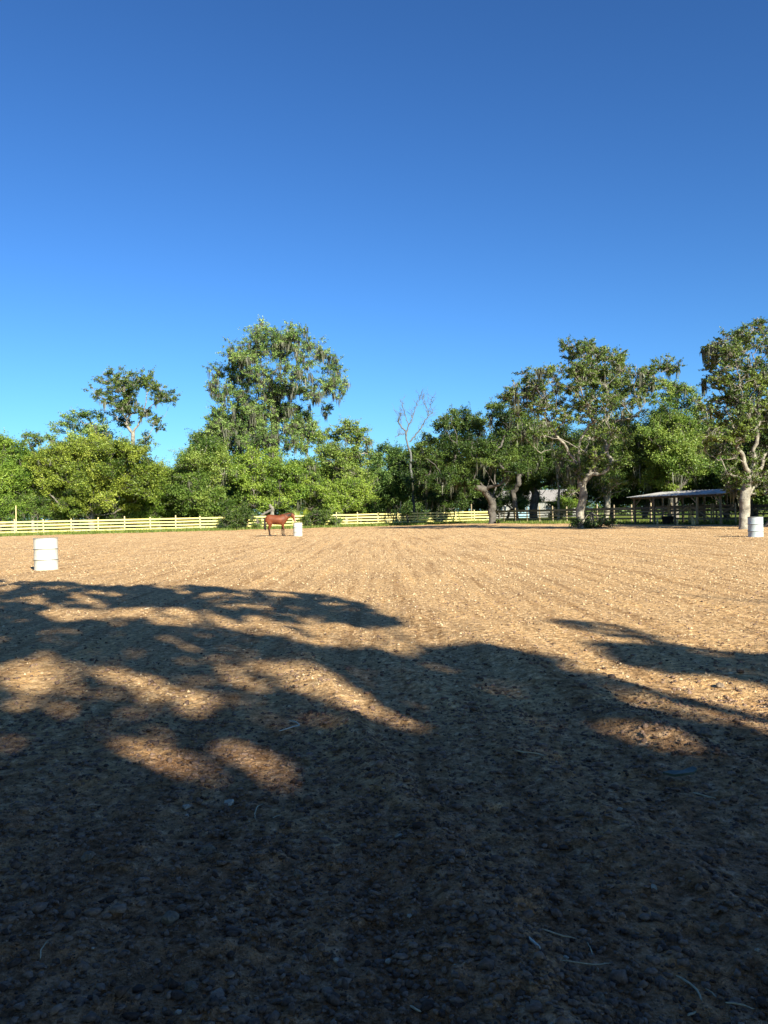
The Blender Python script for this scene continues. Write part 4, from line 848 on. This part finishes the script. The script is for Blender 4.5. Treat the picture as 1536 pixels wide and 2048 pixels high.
def drum(label, loc, r_, h_, mat, rz=0, tilt=0.0, ribs=(0.33, 0.66)):
    t = thing('drum', label, 'drum', loc, rz, 'barrels set out in the arena'); t.rotation_euler = (tilt, 0, rz)
    pr = [(0, 0.0), (r_ * .97, 0), (r_ * 1.02, .006), (r_ * 1.02, .02), (r_, .03)]
    for f in ribs:
        z_ = f * h_; pr += [(r_, z_ - .030), (r_ * 1.012, z_ - .020), (r_ * 1.045, z_ - .006), (r_ * 1.045, z_ + .006), (r_ * 1.012, z_ + .020), (r_, z_ + .030)]
    pr += [(r_, h_ - .03)]
    b = lathe('body', pr, mat, t, 56)
    # light dents
    for v in b.data.vertices:
        a = math.atan2(v.co.y, v.co.x); k = 1 - 0.010 * max(0, math.sin(3 * a + 7 * v.co.z + loc[0])) ** 3
        v.co.x *= k; v.co.y *= k
    lathe('rim', [(r_ * .99, h_ - .032), (r_ * 1.03, h_ - .024), (r_ * 1.035, h_ - .008), (r_ * 1.02, h_), (r_ * .985, h_), (r_ * .97, h_ - .012)], mat, t, 56)
    lathe('lid', [(r_ * .972, h_ - .014), (r_ * .95, h_ - .020), (r_ * .6, h_ - .021), (0, h_ - .021)], mat, t, 48)
    for a, rr in ((0.6, .035), (3.6, .02)):
        o = lathe('bung', [(rr, 0), (rr, .012), (rr * .8, .016), (0, .016)], M['old_post'], t, 16); o.location = (math.cos(a) * r_ * .7, math.sin(a) * r_ * .7, h_ - .021)
    return t
g1 = ground(92.5, 1140); g2 = ground(596, 1072.5); g3 = ground(1511.5, 1075)
g1 *= 1 + .28 / g1.length; g2 *= 1 + .25 / g2.length; g3 *= 1 + .27 / g3.length
drum('large nearest white drum with two ribs, standing at the left', (g1.x, g1.y, -.02), 0.288, 0.835, M['drum_w'], 0.4)
drum('small distant white drum in front of the horse\'s muzzle', (g2.x, g2.y, -.01), 0.272, 0.845, M['drum_w'], 2.0)
drum('bluish-white ribbed drum at the right edge below the moss-hung oak', (g3.x, g3.y, -.03), 0.278, 0.845, M['drum_b'], 1.0)

# ------------------------------------------------------------------ horse
def loft(sections, axis_pts, seg=16):
    """sections: (center xyz, a, b) with ring plane normal along the path; a = half in the up/forward direction, b = half lateral (y)"""
    V, I = [], []
    P = np.array([s[0] for s in sections], float); T = np.gradient(P, axis=0); T /= np.linalg.norm(T, axis=1, keepdims=True)
    for k, (c, a, b) in enumerate(sections):
        lat = np.array([0, 1, 0.]); up = np.cross(T[k], lat); up /= np.linalg.norm(up) + 1e-9
        for j in range(seg):
            th = 2 * math.pi * j / seg; V.append(P[k] + up * a * math.cos(th) + lat * b * math.sin(th))
    n = len(sections)
    for k in range(n - 1):
        for j in range(seg): I.append([k * seg + j, k * seg + (j + 1) % seg, (k + 1) * seg + (j + 1) % seg, (k + 1) * seg + j])
    I.append([j for j in range(seg)][::-1]); I.append([(n - 1) * seg + j for j in range(seg)])
    return V, I
def leg(pts, y, y2=None):
    y2 = y if y2 is None else y2; n = len(pts)
    return [((x_, y + (y2 - y) * i_ / (n - 1), z_), a, b) for i_, (x_, z_, a, b) in enumerate(pts)]
hind = lambda dx: [(-.46, 1.12, .22, .11), (-.46 , .98, .23, .13), (-.44 + dx * .2, .82, .17, .11), (-.46 + dx * .5, .68, .105, .075), (-.52 + dx * .7, .57, .07, .05), (-.565 + dx, .48, .062, .042), (-.55 + dx, .40, .045, .034), (-.54 + dx, .28, .036, .03), (-.535 + dx, .16, .04, .034), (-.51 + dx, .09, .033, .03), (-.49 + dx, .05, .045, .042), (-.475 + dx, 0, .058, .052)]
fore = lambda dx: [(.40, 1.06, .17, .09), (.39, .90, .15, .10), (.38 + dx * .3, .76, .10, .075), (.38 + dx * .5, .62, .07, .052), (.385 + dx * .8, .50, .05, .042), (.39 + dx, .44, .052, .044), (.385 + dx, .37, .038, .032), (.385 + dx, .25, .033, .028), (.385 + dx, .14, .04, .034), (.405 + dx, .09, .032, .03), (.42 + dx, .05, .043, .04), (.435 + dx, 0, .055, .05)]
secs = [
    [((-.74, 0, 1.13), .07, .06), ((-.70, 0, 1.12), .17, .15), ((-.60, 0, 1.10), .26, .23), ((-.45, 0, 1.10), .30, .27), ((-.25, 0, 1.07), .30, .27), ((0, 0, 1.04), .30, .285), ((.2, 0, 1.03), .32, .28), ((.38, 0, 1.06), .34, .245), ((.52, 0, 1.07), .29, .20), ((.62, 0, 1.06), .20, .14), ((.67, 0, 1.05), .1, .08)],
    [((.38, 0, 1.12), .28, .14), ((.55, 0, 1.20), .235, .115), ((.70, 0, 1.27), .18, .09), ((.83, 0, 1.33), .14, .075), ((.94, 0, 1.37), .115, .068), ((1.01, 0, 1.385), .08, .06)],
    [((.955, 0, 1.41), .05, .06), ((.985, 0, 1.36), .11, .085), ((1.03, 0, 1.27), .125, .088), ((1.075, 0, 1.17), .10, .07), ((1.115, 0, 1.06), .072, .052), ((1.15, 0, .97), .062, .05), ((1.175, 0, .905), .05, .045), ((1.18, 0, .885), .03, .03)],
    leg(hind(0.03), .13, .11), leg(hind(0.10), -.13, -.10), leg(fore(-.07), .12, .10), leg(fore(.06), -.12, -.10)]
V, I, off = [], [], 0
for s_ in secs:
    v_, i_ = loft(s_, None); V += [tuple(q) for q in v_]; I += [[a + off for a in f] for f in i_]; off += len(v_)
me = bpy.data.meshes.new('horse_raw'); me.from_pydata(V, [], I); me.update()
bm = bmesh.new(); bm.from_mesh(me); bmesh.ops.recalc_face_normals(bm, faces=bm.faces); bm.to_mesh(me); bm.free()
tmp = bpy.data.objects.new('tmp', me); COL.objects.link(tmp)
rm = tmp.modifiers.new('r', 'REMESH'); rm.mode = 'VOXEL'; rm.voxel_size = 0.014; smd = tmp.modifiers.new('s', 'SMOOTH'); smd.factor = .5; smd.iterations = 6
dg = bpy.context.evaluated_depsgraph_get(); body = bpy.data.meshes.new_from_object(tmp.evaluated_get(dg)); bpy.data.objects.remove(tmp)
for p_ in body.polygons: p_.use_smooth = True
nb = NB('bay_coat'); p_ = obj_coord(nb); s_ = nb.n('ShaderNodeSeparateXYZ'); nb.l(p_, s_.inputs[0])
mr = nb.n('ShaderNodeMapRange'); mr.inputs[1].default_value = .36; mr.inputs[2].default_value = .66; nb.l(nb.math('ADD', s_.outputs[2], nb.math('MULTIPLY', nb.noise(p_, 5, 3), .12)), mr.inputs[0])
mz = nb.n('ShaderNodeMapRange'); mz.inputs[1].default_value = 1.11; mz.inputs[2].default_value = 1.17; nb.l(s_.outputs[0], mz.inputs[0])
coat = nb.ramp(nb.noise(p_, 3, 3), [(.35, (.085, .023, .009)), (.65, (.165, .046, .017))])
c = nb.mix((.035, .022, .016), coat, mr.outputs[0]); c = nb.mix(c, (.30, .20, .17), mz.outputs[0])
nb.bsdf(c, .55, .25); M['coat'] = nb.m
nb = NB('black_hair'); nb.bsdf((.02, .014, .012), .6, .4); M['hair'] = nb.m
nb = NB('hoof'); nb.bsdf((.05, .04, .035), .5, .4); M['hoof'] = nb.m
gh = ground(553, 1072.6)
horse = thing('horse', 'bay horse with dark legs and tail standing side-on with its muzzle at the distant drum', 'horse', (gh.x, gh.y + .25, 0.0), R(3))
link('body', body, M['coat'], horse)
horse.scale = (0.98, 0.98, 0.98)
# tail
tl = []
for k in range(34):
    y_ = random.gauss(0, .03); x0 = -.70 + random.gauss(0, .012)
    P = np.array([(x0, y_ * .3, 1.20), (x0 - .06, y_ * .6, 1.12), (x0 - .055 + random.gauss(0, .02), y_, .90), (x0 - .04 + random.gauss(0, .03), y_ * 1.6, .65), (x0 - .03 + random.gauss(0, .04), y_ * 1.6, .38 + random.random() * .14)])
    tl.append((P, np.array([.026, .032, .028, .022, .006])))
V, I = tubes(tl, 5); link('tail', fast_mesh('tail', V, 4, I, True), M['hair'], horse)
mn = []
for k in range(46):
    f = k / 45; c0 = np.array([.46 + .50 * f, 0, 1.405 + .075 * f - .03 * math.sin(f * 3.1)]); e = c0 + [random.gauss(-.02, .02), -.085 - random.random() * .02, -.15 - .06 * random.random()]
    mn.append((np.array([c0, (c0 + e) / 2 + [0, -.025, .04], e]), np.array([.016, .015, .004])))
for k in range(8):
    c0 = np.array([.98, 0, 1.46]); e = c0 + [.06 + random.gauss(0, .01), random.gauss(0, .02), -.13]; mn.append((np.array([c0, (c0 + e) / 2 + [.02, 0, .02], e]), np.array([.012, .012, .004])))
V, I = tubes(mn, 5); link('mane', fast_mesh('mane', V, 4, I, True), M['hair'], horse)
for s_ in (-1, 1):
    bm = bmesh.new(); bmesh.ops.create_cone(bm, cap_ends=True, segments=10, radius1=.034, radius2=.006, depth=.13)
    bmesh.ops.scale(bm, vec=(.6, 1, 1), verts=bm.verts); o = link('ear', bm_mesh('ear', bm, True), M['coat'], horse); o.location = (.955, s_ * .05, 1.49); o.rotation_euler = (s_ * -.2, .12, 0)
    bm = bmesh.new(); bmesh.ops.create_uvsphere(bm, u_segments=12, v_segments=8, radius=.022); o = link('eye', bm_mesh('eye', bm, True), M['hair'], horse); o.location = (1.055, s_ * .075, 1.27)
for x_, y_ in ((-.445, .11), (-.375, -.10), (.365, .10), (.495, -.10)):
    bm = bmesh.new(); bmesh.ops.create_cone(bm, cap_ends=True, segments=16, radius1=.068, radius2=.05, depth=.08); o = link('hoof', bm_mesh('hoof', bm, True), M['hoof'], horse); o.location = (x_ + .01, y_, .038)

# ------------------------------------------------------------------ small things lying on the near ground
nb = NB('dry_stalk'); nb.bsdf(nb.ramp(nb.noise(obj_coord(nb), 30, 3), [(.3, (.30, .25, .17)), (.7, (.55, .48, .36))]), .8, .2); M['stalk'] = nb.m
nb = NB('pale_plastic'); nb.bsdf((.50, .50, .44), .6, .3); M['plastic'] = nb.m
nb = NB('teal_chip'); nb.bsdf(nb.ramp(nb.noise(obj_coord(nb), 25, 4), [(.3, (.05, .062, .05)), (.7, (.12, .14, .11))]), .55, .4); M['teal'] = nb.m
nb = NB('pale_stone'); nb.bsdf(nb.ramp(nb.noise(obj_coord(nb), 40, 4), [(.3, (.22, .20, .165)), (.7, (.46, .43, .37))]), .85, .2, nb.noise(obj_coord(nb), 60, 3), .5, .004); M['stone'] = nb.m
nb = NB('dark_stone'); nb.bsdf(nb.ramp(nb.noise(obj_coord(nb), 40, 4), [(.3, (.11, .085, .065)), (.7, (.22, .17, .13))]), .9, .15, nb.noise(obj_coord(nb), 60, 3), .6, .006); M['earth'] = nb.m
def gz(x_, y_): return float(sand_height(np.array([x_]), np.array([y_]), np.array([.012]))[0])
def stick(name, label, cat, a, b, r_, mat, bow=0.1, group=None, flat=1.0):
    A_ = ground(*a); B_ = ground(*b); c = (A_ + B_) / 2; n_ = 9
    P = curve_pts(np.array(A_[:]), np.array(B_[:]), n_, 0, .03); L = (B_ - A_).length
    d = (B_ - A_).normalized(); nrm = np.array([-d.y, d.x, 0]); P += np.sin(np.linspace(0, math.pi, n_))[:, None] * nrm * bow * L
    for q in P: q[2] = gz(q[0], q[1]) + r_ * 1.2 + .004
    P[:, 2] = P[:, 2] * .5 + P[:, 2].max() * .5
    V, I = tubes([(P, r_ * np.array([.5, .9, 1, 1, 1, .95, .9, .75, .4]))], 6); bs = np.array([c.x, c.y, P[:, 2].mean()])
    V = V - bs; V[:, 2] *= flat
    o = link(name, fast_mesh(name, V, 4, I, True), mat); o.location = bs; return tag(o, label, cat, group)
stick('curved_peel', 'pale curled strip lying on the shaded dirt left of centre', 'strip', (558, 1462), (578, 1440), .004, M['plastic'], -.35)
stick('curved_peel', 'pale flat sliver in the near dirt, bottom right of centre', 'strip', (1059, 1888), (1081, 1914), .004, M['plastic'], .02)
for k, (a, b, r_, bow, l_) in enumerate([((512, 1636), (526, 1603), .0025, .12, 'dry straw standing out left of centre in the shade'), ((80, 1918), (96, 1884), .002, .05, 'short straw near the bottom left corner'), ((545, 1628), (562, 1620), .002, .0, 'tiny straw right of the dry straw left of centre'),
        ((1084, 1856), (1152, 1872), .0025, .06, 'long straw above the pale flat sliver'), ((1120, 1918), (1222, 1920), .002, -.04, 'faint long straw right of the pale flat sliver'), ((1352, 1942), (1404, 1992), .003, .1, 'curved stalk near the bottom right corner'),
        ((1410, 1964), (1432, 1980), .002, .12, 'short curved stalk at the lower right'), ((1450, 1996), (1508, 2004), .0025, .0, 'straight stalk at the right end of the bottom edge'), ((820, 2001), (842, 2014), .003, .0, 'short twig at the bottom centre'), ((1374, 2018), (1392, 2010), .003, .0, 'blunt twig above the bottom edge at the right'),
        ((1030, 1508), (1092, 1516), .004, .03, 'long thin twig in the shade right of centre'), ((1385, 1580), (1432, 1592), .004, -.05, 'twig just below the teal chip'), ((1174, 1878), (1186, 1900), .0018, .05, 'short stalk above the faint long straw'), ((288, 1222), (300, 1218), .008, .0, 'dry straw in the sun fleck at the left')]):
    stick('straw', l_, 'straw', a, b, r_, M['stalk'], bow, 'dry straws and twigs on the dirt')
def stone(name, label, px, py, wpx, mat, seed, flat=.6, cat='stone', group=None):
    g = ground(px, py); s_ = wpx * g.y / F; bm = bmesh.new(); bmesh.ops.create_icosphere(bm, subdivisions=3, radius=.5)
    rs = random.Random(seed); ph = [rs.random() * 6 for _ in range(6)]
    for v in bm.verts:
        k = 1 + .16 * math.sin(v.co.x * 7 + ph[0]) * math.cos(v.co.y * 6 + ph[1]) + .12 * math.sin(v.co.z * 9 + ph[2] + v.co.x * 5) + .05 * math.sin(v.co.y * 21 + ph[3]) + .04 * rs.random()
        k += .22 * abs(math.sin(v.co.x * 11 + ph[4]) * math.sin(v.co.y * 13 + ph[5])) - .12; v.co *= k * .85; v.co.z *= flat; v.co.y *= .8; v.co.z = max(v.co.z, -.22)
    bmesh.ops.scale(bm, vec=(s_, s_, s_), verts=bm.verts)
    o = link(name, bm_mesh(name, bm, False), mat); o.location = (g.x, g.y, gz(g.x, g.y) + s_ * .14); o.rotation_euler = (rs.uniform(-.2, .2), rs.uniform(-.2, .2), rs.random() * 6)
    return tag(o, label, cat, group)
S_ = [('pebble', 'white pebble right of the pale flat sliver', 1132, 1904, 14, 'stone'), ('pebble', 'white pebble near the right edge, lower down', 1515, 1904, 13, 'stone'), ('pebble', 'rough grey stone at the left of the dirt ridge', 776, 1908, 17, 'stone'), ('pebble', 'tan stone on the dirt ridge near the bottom', 1064, 1988, 16, 'earth'),
      ('pebble', 'smooth round dark stone, left of centre in the shade', 596, 1747, 27, 'earth'), ('pebble', 'flat oval dark stone at the left in the shade', 176, 1716, 34, 'earth'), ('pebble', 'upright tan stone in the middle of the shade', 798, 1676, 18, 'stone'), ('pebble', 'small bright stone at the left, in the sun fleck above the dark stone', 80, 1541, 8, 'stone'),
      ('pebble', 'long pale chip of bark above the smooth round stone', 458, 1600, 28, 'stone'), ('pebble', 'dark lump of soil between the two largest dark stones', 414, 1697, 36, 'earth'), ('pebble', 'big lump of soil at the lower left', 340, 1835, 46, 'earth'), ('pebble', 'soil lump at the bottom left of centre', 380, 1968, 28, 'earth'),
      ('pebble', 'pale stone above the twig near the teal chip', 1240, 1620, 14, 'stone'), ('pebble', 'brown clod lying in the last sunny band at the right', 1410, 1480, 36, 'earth'), ('pebble', 'brown clod near the right edge in the sunny band', 1440, 1372, 24, 'earth'), ('pebble', 'tan stone in the near shade at the right', 1308, 1777, 16, 'stone'),
      ('pebble', 'grey lump of soil near the bottom, right of centre', 1200, 1990, 34, 'earth'), ('pebble', 'brown lump of soil in the near shade at the right edge side', 1428, 1850, 26, 'earth')]
for k, (n_, l_, px_, py_, w_, mt) in enumerate(S_): stone(n_, l_, px_, py_, w_, M[mt], k + 3, .45 if 'flat' in l_ or 'long' in l_ else .65)
# teal chip: a broken, slightly curved slab
g = ground(1366, 1560); bm = bmesh.new()
pts = [(-.085, .012), (-.05, .032), (.0, .03), (.055, .036), (.066, .01), (.045, -.022), (.01, -.026), (-.04, -.012)]
top = [bm.verts.new((x_, y_, .022 + .10 * abs(x_) ** 1.2 + (.012 if x_ > 0 else 0))) for x_, y_ in pts]; bot = [bm.verts.new((x_ * .97, y_ * .97, .010 + .10 * abs(x_) ** 1.2 + (.012 if x_ > 0 else 0))) for x_, y_ in pts]
bm.faces.new(top); bm.faces.new(bot[::-1])
for k in range(8): bm.faces.new((top[k], bot[k], bot[(k + 1) % 8], top[(k + 1) % 8]))
bmesh.ops.recalc_face_normals(bm, faces=bm.faces)
o = link('teal_chip', bm_mesh('teal_chip', bm), M['teal']); o.location = (g.x, g.y, gz(g.x, g.y) + .012); o.rotation_euler = (R(6), R(-4), R(-8))
tag(o, 'broken teal slab propped on the shaded dirt at the right', 'fragment')
